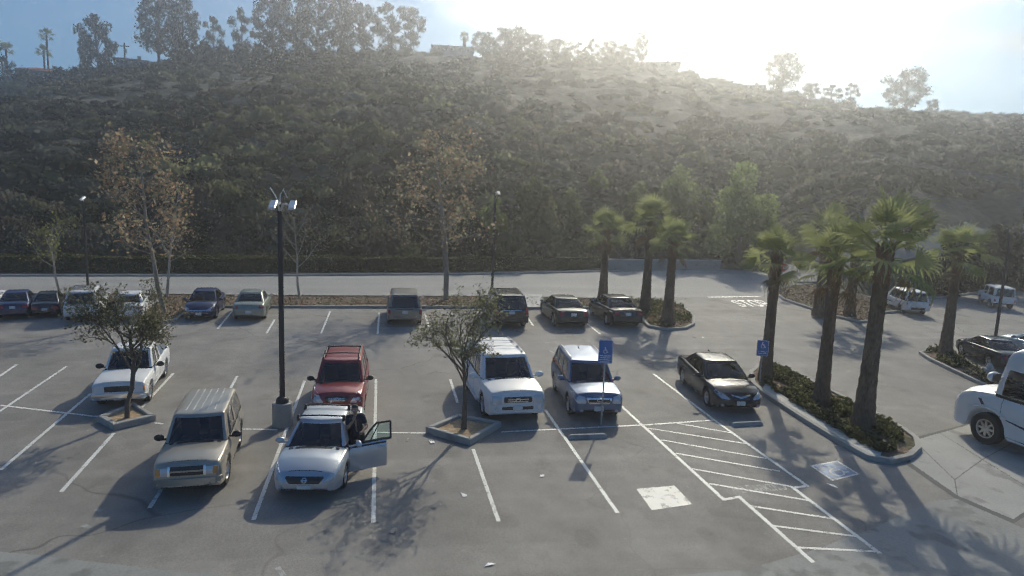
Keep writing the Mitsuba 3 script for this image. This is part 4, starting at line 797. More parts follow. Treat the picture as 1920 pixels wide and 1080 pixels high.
WORD = ['rounded grey-green shrub on the lower hillside behind the hedge', 'dark olive shrub on the lower hillside behind the hedge', 'dry brown shrub on the lower hillside behind the hedge', 'yellowish flowering shrub on the lower hillside behind the hedge']
qk = np.clip((kind_n-0.5)*0.9+rb_.random(len(P_)), 0, 0.999)
for i in range(300):
    u, x, y, s, a, k = P_[i]; kd = pick(i, qk[i]); z = float(terrain(x, y)); M = rot(rb_.random()*360); M[:3, :3] = M[:3, :3] @ np.diag([s, s, s*rb_.uniform(0.85, 1.5)]); M[:3, 3] = [x, y, z-0.05]
    kk = key('hill_shrub'); scene[kk] = {**protos[kd][i % 3], 'to_world': T(M)}; lab(kk, WORD[kd], 'shrub', KB[kd][0]+' shrubs of the lower hillside')
mid = [[bush_mesh(rb_, 110, 0.22, c) for _ in range(3)] for _, c in KB]; gv, gf, gc, o = [], [], [], 0
for i in range(300, len(P_)):
    u, x, y, s, a, k = P_[i]; kd = pick(i, qk[i]); g, c = mid[kd][i % 3]; z = float(terrain(x, y)); th = rb_.random()*6.28; q = g.vertices*np.array([s, s, s*rb_.uniform(0.7, 1.15)]); q = np.c_[q[:, 0]*math.cos(th)-q[:, 1]*math.sin(th)+x, q[:, 0]*math.sin(th)+q[:, 1]*math.cos(th)+y, q[:, 2]+z-0.05]
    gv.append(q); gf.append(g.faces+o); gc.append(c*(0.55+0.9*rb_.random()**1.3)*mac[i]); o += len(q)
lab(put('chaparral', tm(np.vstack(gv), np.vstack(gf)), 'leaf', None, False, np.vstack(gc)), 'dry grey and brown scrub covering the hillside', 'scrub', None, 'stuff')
# green trees low on the hill
def leafy(name, label, px, base, top, wpx, cols, seed, num=1500, size=0.4, group=None, pos=None, low=0.40):
    b = hit(px, base) if pos is None else pos; s = ppm(b); H = (base-top)/s; W_ = wpx/s; r = np.random.default_rng(seed); t = thing(name, label, 'tree', group); C = []
    for k in range(16):
        a, e = r.random()*6.28, r.random(); C.append((math.cos(a)*W_*0.33*math.sqrt(e), math.sin(a)*W_*0.33*math.sqrt(e), H*(low+(0.82-low)*r.random()*(1-0.35*e)), W_*r.uniform(0.15, 0.24)))
    C.append((0, 0, H-W_*0.2, W_*0.2)); P, nm = [], num//len(C)
    for x, y, z, q in C:
        d = r.normal(size=(nm, 3)); d /= np.linalg.norm(d, axis=1, keepdims=True); P.append(np.array([x, y, z])+d*q*(0.45+0.6*r.random((nm, 1)))*np.array([1, 1, 1.1]))
    P = np.vstack(P); P = P[P[:, 2] > 0.06*H]; g, c = leaves(P, size, cols, r); g.vertices += b; put('crown', g, 'leaf', t, False, c)
    put('trunk', cat([tube([(0, 0, -.3), (0.1, 0, H*.3), (0, 0.1, H*.62)], [W_*.05+.05, W_*.04+.04, .05], 6)]+[tube([(0, 0, H*.25), (C[k][0]*.6, C[k][1]*.6, C[k][2]*.8), C[k][:3]], [.09, .06, .03], 5) for k in range(7)]), 'bark_dark', t, True); scene[t+'__trunk']['to_world'] = T().translate(b.tolist())
leafy('green_tree', 'large bright green weeping tree on the hill foot above the stop line', 1382, 492, 306, 142, [(0.27, 0.345, 0.11), (0.33, 0.40, 0.15), (0.21, 0.28, 0.09)], 1, 9000, 0.36, low=0.12)
leafy('green_tree', 'mid-size green tree left of the large weeping tree', 1268, 430, 312, 84, [(0.23, 0.285, 0.10), (0.27, 0.32, 0.13)], 2, 3600, 0.38, low=0.2)
leafy('green_tree', 'small yellow-green tree on the hill above the leftmost palm', 1120, 375, 319, 38, [(0.28, 0.32, 0.11), (0.32, 0.35, 0.15)], 3, 1100, 0.4)
leafy('green_tree', 'muted green tree on the hill between the far lamp post and the palms', 1002, 440, 332, 76, [(0.14, 0.165, 0.07), (0.18, 0.20, 0.085), (0.12, 0.14, 0.06)], 4, 2300, 0.42)
leafy('green_tree', 'narrow dark green tree behind the middle lamp post', 925, 468, 370, 54, [(0.18, 0.24, 0.075), (0.22, 0.28, 0.09)], 5, 2000, 0.36)
leafy('green_tree', 'dark olive tree behind the shaded palms', 1700, 470, 372, 90, [(0.075, 0.075, 0.04), (0.10, 0.085, 0.045)], 6, 1200, 0.42)
MUT = [(0.17, 0.21, 0.09), (0.21, 0.25, 0.11), (0.14, 0.17, 0.075)]
leafy('green_tree', 'muted green bushy tree above the leftmost two palms', 1068, 440, 352, 62, MUT, 11, 1900, 0.38, low=0.2)
leafy('green_tree', 'muted green bushy tree behind the middle of the three palms', 1195, 430, 338, 62, MUT, 12, 1900, 0.38, low=0.2)
leafy('green_tree', 'small muted green tree touching the left side of the large weeping tree', 1318, 450, 350, 50, MUT, 13, 1700, 0.36, low=0.15)
DK = [(0.022, 0.028, 0.015), (0.032, 0.040, 0.018), (0.018, 0.022, 0.012)]
leafy('dark_tree', 'dense dark tree behind the white off-roader, left one of the row', 1778, 556, 440, 105, DK, 7, 4600, 0.42, low=0.10); leafy('dark_tree', 'dense dark tree directly behind the white off-roader', 1858, 552, 422, 110, DK, 8, 4600, 0.42, low=0.10); leafy('dark_tree', 'tall olive tree at the right edge above the off-roader', 1920, 548, 385, 105, DK+[(0.10, 0.09, 0.04)], 9, 4600, 0.42, low=0.10)
# skyline
SKY_D = [(0.045, 0.052, 0.035), (0.06, 0.068, 0.045), (0.075, 0.078, 0.052)]
def gum(r, num=1300, tall=1.0, clumps=26, leafs=0.035):
    """gum tree of unit height and unit crown width: bare limbs carrying separate leaf clumps"""
    out, P = [], []; C = []; out.append(tube([(0, 0, -0.03), (0.02, 0, 0.3), (-0.02, 0.01, 0.62), (0, 0, 0.86)], [0.028, 0.022, 0.014, 0.005], 6))
    for k in range(clumps):
        z = 0.22+0.72*(k+r.random())/clumps; w = 0.42*math.sin(math.pi*min(1, (z-0.12)/0.92))**0.7; a = k*2.4+r.random(); c = np.array([math.cos(a)*w*r.uniform(0.3, 1.05), math.sin(a)*w*r.uniform(0.3, 1.05), z]); q = r.uniform(0.075, 0.15); C.append(c)
        out.append(tube([(0, 0, z*0.62), c*np.array([0.55, 0.55, 0.9]), c], [0.010, 0.007, 0.003], 4, False)); m = num//clumps; d = r.normal(size=(m, 3)); d /= np.linalg.norm(d, axis=1, keepdims=True)
        P.append(c+d*q*(0.3+0.75*r.random((m, 1)))*np.array([1.15, 1.15, 0.8]))
    g, c = leaves(np.vstack(P), leafs, SKY_D, r); return cat(out), g, c
GUM = []
for i in range(7):
    r_ = np.random.default_rng(60+i); w_, g_, c_ = gum(r_, 3000 if i < 5 else 2000, clumps=(30, 24, 20, 34, 26, 14, 12)[i], leafs=0.048); GUM.append((mikit.ply(w_, 'bark_dark', True), mikit.ply(g_, 'leaf', False, color=c_)))
def ridge_at(px, dr=0.0):
    a = np.arctan2(ray(px, 150)[0], ray(px, 150)[1]); a = float(a); R0 = float(r_ridge(a))+dr; x, y = CAM[0]+math.sin(a)*R0, CAM[1]+math.cos(a)*R0; return np.array([x, y, float(terrain(x, y))])
def skyline(px, top, wpx, label, i, base=None, dr=-4.0, name='gum_tree', group=None, flat=False):
    b = ridge_at(px, dr)
    hs = np.linspace(1, 60, 1200); H = hs[np.argmin([abs(proj(b+[0, 0, h])[1]-top) for h in hs])]; W_ = wpx*(1.3 if (430 < px < 800 or 890 < px < 1190) else 1.08)/ppm(b); t = thing(name, label, 'tree', group); r_ = np.random.default_rng(int(px)); M = rot(r_.random()*360) @ np.diag([W_*1.15, W_*1.15, H, 1]); M[:3, 3] = b-[0, 0, .3]
    put_ply('trunk', GUM[i % 7][0], t, M); put_ply('crown', GUM[i % 7][1], t, M)
for n_, (px, top, w, lb) in enumerate([(6, 100, 34, 'dark tree cut by the left edge of the skyline'), (184, 26, 66, 'broad dark gum tree standing alone left of the utility pole'), (160, 52, 24, 'narrow gum tree just left of the lone broad one'), (300, -14, 82, 'large dark gum tree right of the utility pole'), (345, -10, 62, 'leaning gum tree reaching out of the top of the picture beside the large dark one'), (402, 26, 40, 'short dark gum tree in the gap right of the leaning one'),
        (455, 14, 40, 'slim gum tree with a small round top right of the gap'), (512, -14, 62, 'tall open gum tree, first of the long row'), (556, -20, 58, 'second tall gum tree of the long row'), (596, -10, 56, 'third gum tree of the long row'), (638, -16, 60, 'fourth gum tree of the long row'), (680, 2, 58, 'fifth gum tree of the long row'), (735, 2, 72, 'broad round-topped gum tree near the right end of the long row'), (768, 10, 50, 'last gum tree of the long row with a drooping limb'),
        (903, 56, 36, 'hazy gum tree just right of the single palm'), (945, 50, 50, 'round-topped hazy gum tree, left of a pair'), (972, 48, 46, 'round-topped hazy gum tree, right of a pair'), (1000, 60, 40, 'smaller hazy gum tree beside the pair'), (1045, 70, 52, 'broad hazy gum tree in the glare'), (1082, 78, 40, 'low hazy gum tree in the glare'), (1106, 70, 22, 'slender hazy gum tree in the glare'), (1136, 73, 34, 'mid-size hazy gum tree in the glare'), (1166, 82, 44, 'hazy gum tree left of the lone slender one'), (1200, 54, 28, 'lone slender gum tree at the right end of the hazy row'),
        (1468, 94, 66, 'rounded gum tree standing alone right of the glare'), (1522, 152, 40, 'low gum tree left of three right of the rounded one'), (1562, 156, 40, 'low gum tree in the middle of three right of the rounded one'), (1598, 154, 34, 'low gum tree right of three right of the rounded one'), (1703, 126, 70, 'dark upright gum tree standing apart at right'), (1755, 184, 24, 'small tree just right of the dark upright one')]):
    skyline(px, top, w, lb, n_)
def ridge_bush(px, top, wpx, label, seed, dr=-7.0, cols=SKY_D, name='ridge_shrub', group=None):
    b = ridge_at(px, dr); r_ = np.random.default_rng(seed); hs = np.linspace(0.4, 30, 800); H = hs[np.argmin([abs(proj(b+[0, 0, h])[1]-top) for h in hs])]; W_ = wpx/ppm(b)
    g, c = bush_mesh(r_, 420, 0.16, cols, 1.0); g.vertices *= np.array([W_/2, W_/2, H*0.92]); g.vertices += b-np.array([0, 0, H*0.05]); lab(put(name, g, 'leaf', None, False, c), label, 'shrub', group)
_t = 'first second third fourth fifth sixth seventh eighth ninth tenth eleventh twelfth thirteenth fourteenth fifteenth sixteenth seventeenth eighteenth nineteenth twentieth'.split()
ORD = _t+['twenty-'+w for w in _t[:9]]+['thirtieth']+['thirty-'+w for w in _t[:9]]
for n_, (px, top, w) in enumerate([(45, 112, 46), (112, 118, 40), (142, 116, 36), (165, 112, 50), (205, 108, 60), (218, 118, 30), (345, 72, 60), (385, 62, 54), (420, 68, 50), (455, 72, 46), (490, 66, 56), (530, 78, 50), (570, 70, 58), (610, 78, 56), (650, 72, 54), (690, 80, 46), (725, 78, 50), (760, 76, 44), (815, 85, 30), (925, 84, 52), (965, 82, 56), (1005, 84, 50), (1050, 90, 60), (1095, 90, 56), (1140, 92, 52), (1175, 95, 46), (1222, 112, 16), (1290, 125, 50), (1340, 141, 62), (1375, 158, 40), (1450, 160, 50), (1490, 165, 46), (1540, 182, 70), (1590, 184, 50), (1690, 196, 60), (1785, 201, 46)]):
    ridge_bush(px, top, w, f'rounded dark shrub on the skyline, {ORD[n_]} from the left along the ridge', 200+n_)
for px, top, cr, lb in ((92, 66, 3.4, 'taller of the two skyline fan palms at upper left'), (85, 96, 3.2, 'shorter of the two skyline fan palms at upper left'), (15, 92, 3.6, 'skyline fan palm near the left edge'), (869, 70, 3.0, 'single skyline fan palm in the middle of the ridge')):
    palm(px, 0, top, lb, 0.7 if px < 800 else 1.5, 0.45 if px < 800 else 1.2, cr, px, 'fan palms on the skyline', pos=ridge_at(px, -3.0), nfr=30, dead=0)
# ------------------------------------------------------------------ the vehicles
def by_wheels(rear, front, side, V):
    """ground centre and heading from where two tyres of one side (+1 left, -1 right) touch the ground in the photo"""
    a, b = at(*rear)[:2], at(*front)[:2]; d = (b-a)/np.linalg.norm(b-a); left = np.array([-d[1], d[0]]); w = np.array(V['S'])[:, 1].max()-0.15; m = (a+b)/2-left*side*w; m = m-d*(sum(V['axles'])/2); return m, d
def by_end(px, py, end, V, head):
    """from the middle of the nose (end=+1) or tail (-1) at bumper height"""
    d = np.array(head, float)/np.linalg.norm(head); return at(px, py, 0.34)[:2]-d*end*np.array(V['S'])[-1, 0], d
def scaled(V, s): return {**V, 's': s}
DOWN, UP = (0.0, -1.0), (0.0, 1.0)
# tan two-door sport utility
V = SUV(4.55, .90, 1.74, ribs=5, ribx=(-1.75, .25), rib_m='alloy', rails=None, mirror_m='black_plastic', doors=[(-.25, .98)], handle='black_plastic', mirror_s=1.05, steer=-4, R=.375)
V['G'] = dict(V['G'], win=[(.09, .44), (.53, .93)], front=(1.05, .52), crown=.05)
V['D'] = front_kit(.9, .80, .80, .40, .52, low=rrect(-.52, .36, .52, .44), grille=rrect(-.42, .70, .42, .92, .05), bars=0, lampw=.33, lamph=.19, amber=True) + [('grille_bar', 'front', rrect(-.41, .79, .41, .83, .01), 'paint_tan', .02, .03, False), ('grille_post', 'front', rrect(.40, .69, .46, .93, .02), 'chrome', .02, .03, True), ('bumper', 'front', rrect(-.84, .44, .84, .62, .06), 'paint_tan', .10, .07, False)]
V['D'] = [d for d in V['D'] if d[0] != 'licence_plate']
p, d = by_wheels((446, 857), (406, 918), 1, V); vehicle('sport_utility', 'tan two-door sport utility with a ribbed roof parked in the front row', 'car', 'paint_tan', scaled(V, .95), p+np.array([0.05, 0.05]), (-.06, -1), body_label='tan body with a worn satin finish')
# silver sedan, its driver door open
V = SEDAN(4.72, .89, 1.47, open_door=0, open_deg=-62, bars=[(.33, .60, 'black_plastic'), (-.55, .60, 'black_plastic')], fin=-1.0, mirror_s=.95)
V['D'] = front_kit(.6, .64, .63, .50, .44, low=rrect(-.60, .29, .60, .36), grille=Polygon([(-.44, .66), (.44, .66), (.34, .54), (-.34, .54)]).buffer(.02), lamp_poly=Polygon([(.50, .57), (.60, .56), (.76, .66), (.82, .80), (.74, .80), (.58, .68)]).buffer(.02), emblem=oval(0, .605, .062, .062, .016).union(box(-.075, .593, .075, .617)), fog=(.60, .34, .045)) + rear_kit(.80, rrect(.45, .78, .78, .92))
V['D'] = [x if x[0] != 'licence_plate' or x[1] != 'front' else ('licence_plate', 'front', rrect(-.16, .375, .16, .475, .01), 'plate_white', .03, .03, False) for x in V['D']]
silver_p, silver_d = by_end(580, 913, 1, V, (-.10, -1)); silver_p = silver_p; silver = vehicle('sedan', 'silver sedan with two roof bars and its driver door wide open', 'car', 'paint_silver', V, silver_p, silver_d)
# white extended-cab pickup
def PICKUP(L=5.5, W=.98, **kw):
    h = L/2
    V = dict(S=[(-h, W-.08, 1.10, 1.10, .55), (-h+.05, W-.03, 1.14, 1.14, .48), (-h+.3, W, 1.15, 1.15, .42), (-1.2, W, 1.14, 1.15, .36), (-.2, W, 1.12, 1.15, .34), (.9, W, 1.10, 1.15, .34), (1.7, W-.01, 1.08, 1.16, .34), (h-.22, W-.03, 1.04, 1.12, .36), (h-.05, W-.05, .98, 1.05, .40), (h, W-.08, .90, .95, .46)],
             axles=[-1.65, 1.72], R=.385, ww=.25, arch=.46, round=.10, G=dict(z=(1.08, 1.78), front=(1.02, .42), rear=(-.98, -.80), w=(.90, .74), win=[(.10, .48), (.58, .86)], crown=.06, bow=.08, rbow=.03, curve=.03, rcv=.2), doors=[(-.18, 1.0)], hood=(1.05, h-.10), bed=(-h+.06, -1.06), floor=.55, rows=[-.62], smooth=40)
    V.update(kw); return V
V = PICKUP(mirror_m='black_plastic', handle='black_plastic', mirror_s=1.25)
V['D'] = front_kit(.80, .82, .50, .66, .50, grille=rrect(-.47, .72, .47, .93, .03), bars=0, lampw=.36, lamph=.20, amber=False) + [('bumper', 'front', rrect(-.93, .50, .93, .66, .06), 'chrome', .12, .09, False), ('turn_signal', 'front', rrect(.88, .72, .95, .92, .02), 'lamp_amber', .05, .02, True), ('licence_plate', 'front', rrect(-.16, .40, .16, .49, .01), 'plate_white', .04, .10, False)] + [('side_moulding', s, rrect(-2.6, .62, 2.5, .665, .01) if s == 'left' else rrect(-2.6, .62, 2.5, .665, .01), 'chrome', .02, .006, False) for s in ('left', 'right')]
V['D'] = [x for i, x in enumerate(V['D']) if not (x[0] == 'licence_plate' and x[5] == .03)]
p, d = by_wheels((306, 706), (252, 757), 1, V); vehicle('pickup_truck', 'white extended-cab pickup truck behind the left diamond planter', 'pickup truck', 'paint_white', scaled(V, .97), p, (.02, -1))
# red sport utility
V = SUV(4.45, .89, 1.69, rails=(-1.7, .35, .60, 'black_plastic'), ribs=0, bars=[(-.2, .58, 'black_plastic'), (-1.2, .58, 'black_plastic')], mirror_m='black_plastic', R=.345)
V['D'] = front_kit(.80, .80, .74, .42, .55, grille=rrect(-.38, .73, .38, .90, .06), bars=2, lamp_poly=Polygon([(.46, .72), (.74, .74), (.80, .98), (.62, .95)]).buffer(.03), emblem=oval(0, .82, .08, .055, .02), low=rrect(-.5, .42, .5, .52)) + rear_kit(.9, rrect(.62, .75, .82, 1.1))
p, d = by_end(634, 783, 1, V, DOWN); p = np.array([p[0], 0.45+2.22]); vehicle('sport_utility', 'dark red sport utility with a roof rack nose to tail behind the silver sedan', 'car', 'paint_red', V, p, (-.01, -1))
# large white sport utility
V = SUV(5.1, 1.0, 1.88, rails=(-2.0, .35, .66, 'alloy'), bars=[(-.3, .64, 'alloy'), (-1.2, .64, 'alloy')], mirror_s=1.25, R=.40, mirror_m='paint_white')
V['D'] = front_kit(.86, .83, .52, .5, .58, low=rrect(-.52, .52, .52, .62, .03), grille=rrect(-.46, .76, .46, .94, .05), surround=None, bars=2, lamp_poly=Polygon([(.54, .72), (.86, .76), (.92, .96), (.56, .94)]).buffer(.03), emblem=oval(0, .85, .085, .062, .02), fog=(.70, .56, .06)) + rear_kit(.9, rrect(.7, .8, .9, 1.2)) + [('running_board', s, rrect(-1.0, .36, 1.0, .42, .02), 'alloy', .10, .10, False) for s in ('left', 'right')]
p, d = by_wheels((874, 726), (908, 780), -1, V); vehicle('sport_utility', 'large white sport utility with roof rails right of the right diamond planter', 'car', 'paint_white', scaled(V, 1.02), p, (.05, -1))
# blue-grey crossover
V = SUV(4.56, .89, 1.68, rails=(-1.65, .3, .60, 'alloy'), R=.345, mirror_m='paint_blue_grey', fin=-1.2)
V['D'] = front_kit(.78, .78, .7, .42, .50, low=rrect(-.5, .36, .5, .46), grille=Polygon([(-.40, .84), (.40, .84), (.32, .68), (-.32, .68)]).buffer(.02), bars=0, gr_m='chrome', lamp_poly=Polygon([(.46, .70), (.70, .70), (.82, .88), (.78, .92), (.50, .86)]).buffer(.03), emblem=oval(0, .78, .09, .05, .02), fog=(.58, .42, .05)) + rear_kit(.9, rrect(.62, .8, .82, 1.1)) + [('grille_mesh', 'front', rrect(-.36, .71, .36, .81, .02), 'grille_dark', .02, .026, False)]
p, d = by_wheels((1043, 726), (1064, 773), -1, V); vehicle('sport_utility', 'blue-grey crossover parked behind the left blue parking sign, sun flaring on its bonnet', 'car', 'paint_blue_grey', scaled(V, 1.04), p, (-.06, -1))
# black sedan
V = SEDAN(4.9, .93, 1.45, fin=-1.0)
V['D'] = front_kit(.62, .66, .6, .5, .46, low=rrect(-.62, .28, .62, .35), grille=Polygon([(-.36, .72), (0, .66), (.36, .72), (.30, .58), (0, .52), (-.30, .58)]).buffer(.01), lamp_poly=Polygon([(.44, .60), (.68, .62), (.82, .74), (.78, .78), (.52, .68)]).buffer(.02), fog=(.64, .36, .05)) + [('chrome_beak', 'front', Polygon([(-.34, .74), (0, .68), (.34, .74), (.34, .71), (0, .62), (-.34, .71)]), 'chrome', .03, .03, False)]
p, d = by_wheels((1279, 722), (1338, 766), -1, V); vehicle('sedan', 'black sedan beside the hatched aisle, next to the long palm island', 'car', 'paint_black', scaled(V, 1.03), p, (-.03, -1))
# far row
V = SEDAN(4.5, .88, 1.45); V['D'] = front_kit(.62, .64, .6, .5, .42, low=rrect(-.5, .30, .5, .37), grille=rrect(-.52, .58, .52, .64), gr_m='chrome', lamp_poly=Polygon([(.50, .58), (.70, .60), (.78, .74), (.72, .76), (.52, .68)]).buffer(.02))
p, d = by_wheels((421, 581), (405, 597), 1, V); vehicle('sedan', 'dark navy sedan facing the camera in the far row', 'car', 'paint_navy', scaled(V, .96), p, (.02, -1))
V = SEDAN(4.75, .90, 1.45); V['D'] = rear_kit(.55, rrect(.55, .74, .80, .92, .04))
p, d = by_wheels((491, 597), (504, 580), -1, V); vehicle('sedan', 'pale sage green sedan with its tail to the camera, right of the navy sedan', 'car', 'paint_sage', scaled(V, .96), p, (-.05, 1))
V = SUV(4.8, .93, 1.72, mirror_m='black_plastic', R=.34); V['D'] = rear_kit(.80, rrect(.74, .70, .87, .92, .03), rrect(-.88, .46, .88, .60, .05), 'paint_taupe') + [('taillight', 'rear', rrect(.70, 1.02, .78, 1.42, .03), 'lamp_red', .05, .012, True), ('hatch_strip', 'rear', rrect(-.42, .93, .42, .97, .01), 'black_plastic', .02, .012, False)]
p, d = by_end(758, 602, -1, V, UP); vehicle('minivan', 'tan minivan seen from behind, alone left of the broad sycamore', 'van', 'paint_taupe', V, p, (.0, 1))
V = SUV(5.2, 1.0, 1.90, rails=(-2.1, .6, .70, 'chrome'), R=.40); V['D'] = rear_kit(.95, rrect(.78, .82, .93, 1.2, .03), rrect(-.95, .46, .95, .66, .05), 'paint_black') + [('hatch_strip', 'rear', rrect(-.55, 1.05, .55, 1.09, .01), 'chrome', .02, .012, False)]
p, d = by_end(951, 604, -1, V, UP); vehicle('sport_utility', 'big black sport utility with chrome roof rails seen from behind in the far row', 'car', 'paint_black', scaled(V, 1.0), p, (.02, 1))
V = SEDAN(4.8, .93, 1.46); V['D'] = rear_kit(.78, rrect(.52, .70, .86, .90, .05))
p, d = by_wheels((1036, 607), (1018, 591), 1, V); vehicle('sedan', 'dark green sedan with bright red tail lamps in the far row', 'car', 'paint_dark_green', scaled(V, 1.05), p, (.02, 1))
V = SEDAN(4.8, .92, 1.46); V['D'] = rear_kit(.78, rrect(.46, .74, .84, .88, .04))
p, d = by_wheels((1139, 608), (1113, 589), 1, V); vehicle('sedan', 'black sedan with sun glints, rightmost in the far row', 'car', 'paint_black', scaled(V, 1.06), p, (.03, 1))
V = SEDAN(4.7, .90, 1.46); V['D'] = rear_kit(.76, rrect(.45, .72, .80, .88, .04))
p, d = by_wheels((45, 593), (66, 576), -1, V); vehicle('sedan', 'dark navy sedan at the far left of the far row', 'car', 'paint_navy', scaled(V, .96), p, (-.20, .98))
V = SEDAN(4.5, .86, 1.42); V['D'] = rear_kit(.6, rrect(.40, .60, .80, .78, .03)); 
p, d = by_wheels((105, 591), (124, 575), -1, V); vehicle('sedan', 'black sedan between the far left navy sedan and the white sport utility', 'car', 'paint_black', scaled(V, .94), p, (-.19, .98))
V = SUV(4.75, .92, 1.76, rack=(-1.9, -.3, .55), R=.36); V['D'] = rear_kit(.82, rrect(.62, .98, .86, 1.10, .03), rrect(-.85, .5, .85, .60, .04), 'paint_white')
p, d = by_wheels((172, 597), (200, 575), -1, V); vehicle('sport_utility', 'white sport utility with a black roof rack, left of the left planter tree', 'car', 'paint_white', scaled(V, .97), p, (-.17, .985))
V = SEDAN(4.6, .89, 1.45); V['D'] = rear_kit(.78, rrect(.5, .74, .80, .88, .04))
p, d = by_wheels((243, 600), (270, 583), -1, V); vehicle('sedan', 'white sedan half hidden behind the crown of the left planter tree', 'car', 'paint_white', scaled(V, .96), p, (-.13, .99))
V = PICKUP(mirror_m='black_plastic'); V['D'] = rear_kit(.6, rrect(.86, .7, .95, 1.0))
p = at(-18, 590)[:2]; vehicle('pickup_truck', 'white pickup truck cut by the left edge of the far row', 'pickup truck', 'paint_white', scaled(V, .95), p+np.array([-.2, 2.6]), (-.2, .98))
V = SEDAN(4.7, .90, 1.46); V['D'] = front_kit(.62, .66, .6, .5, .44, lamp_poly=Polygon([(.5, .58), (.7, .6), (.8, .74), (.74, .77), (.54, .68)]).buffer(.02))
p = at(-36, 690)[:2]; vehicle('sedan', 'white car showing only its corner at the left edge of the middle row', 'car', 'paint_white', V, p+np.array([-.1, 2.1]), (0, -1))
# right lot
V = SUV(4.7, .90, 1.72, R=.32, doors=[(.3, 1.25), (-.95, .3)], handle='black_plastic', ww=.2, rim_m='black_plastic'); V['G'] = dict(V['G'], front=(1.55, .72), z=(.98, 1.66), win=[(.13, .38), (.41, .67), (.70, .95)]); V['hood'] = (1.58, 2.2)
V['D'] = rear_kit(.70, rrect(.72, .78, .85, 1.0, .02), rrect(-.88, .42, .88, .60, .05), 'black_plastic') + [('side_moulding', s, rrect(-2.2, .60, 2.0, .66, .01), 'black_plastic', .02, .006, False) for s in ('left', 'right')]
p, d = by_wheels((1703, 590), (1664, 575), 1, V); vehicle('minivan', 'white minivan in the right lot behind the tallest palm', 'van', 'paint_white', scaled(V, 1.0), p, d)
V = SUV(3.9, .82, 1.72, R=.36, doors=[(-.15, .85)], round=.06); h = 1.95
V['S'] = [(-h, .78, .98, .98, .5), (-h+.05, .81, 1.02, 1.02, .46), (-1., .82, 1.02, 1.02, .42), (.6, .80, 1.02, 1.06, .40), (1.1, .70, 1.02, 1.07, .42), (h-.05, .66, 1.0, 1.04, .45), (h, .62, .92, .95, .5)]; V['axles'] = [-1.15, 1.25]; V['hood'] = (.72, h-.08)
V['G'] = dict(z=(1.0, 1.68), front=(.62, .42), rear=(-h+.04, -h+.10), w=(.76, .68), win=[(.06, .40), (.50, .92)], crown=.04, bow=.03, rbow=.02, curve=.01); V['D'] = rear_kit(.62, rrect(.62, .6, .74, .78)) + front_kit(.8, .8, .44, .5, .5)
p, d = by_wheels((1876, 575), (1843, 562), 1, V); vehicle('off_roader', 'small boxy white off-roader before the dark trees at upper right', 'car', 'paint_white', scaled(V, 1.12), p, d)
V = SEDAN(4.75, .90, 1.42); V['D'] = rear_kit(.7, rrect(.5, .70, .80, .84, .04))
p, d = by_wheels((1880, 692), (1815, 667), 1, V); vehicle('sedan', 'dark sedan parked behind the lone palm at the right edge', 'car', 'paint_black', V, p, (.19, .98)); dk_p = p
right_v = np.array([.98, -.19])
V = SEDAN(4.75, .90, 1.47); V['D'] = rear_kit(.7, rrect(.5, .70, .80, .84, .04)); vehicle('sedan', 'pale blue sedan just beyond the dark sedan at the right edge', 'car', 'paint_pale_blue', V, dk_p+right_v*2.75+np.array([.19, .98])*1.0, (.19, .98))
V = SEDAN(4.75, .90, 1.47); vehicle('sedan', 'dark blue sedan furthest right beyond the pale blue one', 'car', 'paint_navy', V, dk_p+right_v*5.6+np.array([.19, .98])*1.6, (.19, .98))
# road tractor at the right edge
h = 3.3
V = dict(S=[(-h, 1.12, 1.15, 1.15, .60), (-.9, 1.15, 1.35, 1.4, .50), (0, 1.18, 1.75, 1.80, .42), (.9, 1.18, 1.76, 1.84, .40), (1.6, 1.17, 1.74, 1.86, .38), (2.3, 1.15, 1.66, 1.80, .36), (2.85, 1.08, 1.52, 1.68, .36), (h-.10, .95, 1.30, 1.46, .38), (h, .80, 1.05, 1.18, .44)], axles=[-2.3, 1.95], R=.52, ww=.30, rim=.30, arch=.66, round=.22, bulge=.04, spokes=8,
         G=dict(z=(1.66, 2.70), front=(1.95, 1.80), rear=(-1.2, -1.2), w=(1.12, 1.06), win=[(.05, .36)], crown=.70, bow=.16, rbow=.02, curve=.03, no_rear=True), doors=[(.42, 1.50)], hood=(2.05, h-.25), floor=1.15, mirror_s=1.9, mirror_x=.30, mirror_z=.70, mirror_m='paint_white', handle='black_plastic', seat_m='interior_dark')
V['D'] = [('headlight', 'front', Polygon([(.52, .78), (.84, .80), (.96, 1.15), (.80, 1.25), (.60, .95)]).buffer(.03), 'lamp_clear', .06, .015, True), ('grille', 'front', rrect(-.45, .72, .45, 1.2, .08), 'chrome', .04, .02, False), ('side_decal', 'left', Polygon([(.35, .95), (1.3, 1.05), (1.3, 1.02), (.35, .86)]), 'paint_navy', .01, .004, False), ('side_emblem', 'left', Polygon([(.15, 1.28), (.42, 1.34), (.36, 1.18), (.22, 1.16)]), 'paint_navy', .01, .004, False), ('red_mark', 'left', rrect(-.1, 1.22, .12, 1.30, .03), 'lamp_red', .01, .004, False), ('fender_lip', 'left', Polygon([(1.3, 1.10), (1.6, 1.24), (2.3, 1.24), (2.6, 1.10), (2.3, 1.18), (1.6, 1.18)]), 'paint_white', .05, .04, False), ('hood_vent', 'left', Polygon([(2.05, 1.30), (2.20, 1.48), (2.30, 1.45), (2.15, 1.28)]), 'grille_dark', .02, .004, False)]
fr_w = at(1846, 832)[:2]; d = np.array([-.12, .992]); left = np.array([-d[1], d[0]]); p = fr_w-left*1.03-d*1.95
vehicle('road_tractor', 'white long-nosed road tractor driving in at the right edge', 'truck', 'paint_white', V, p, d)

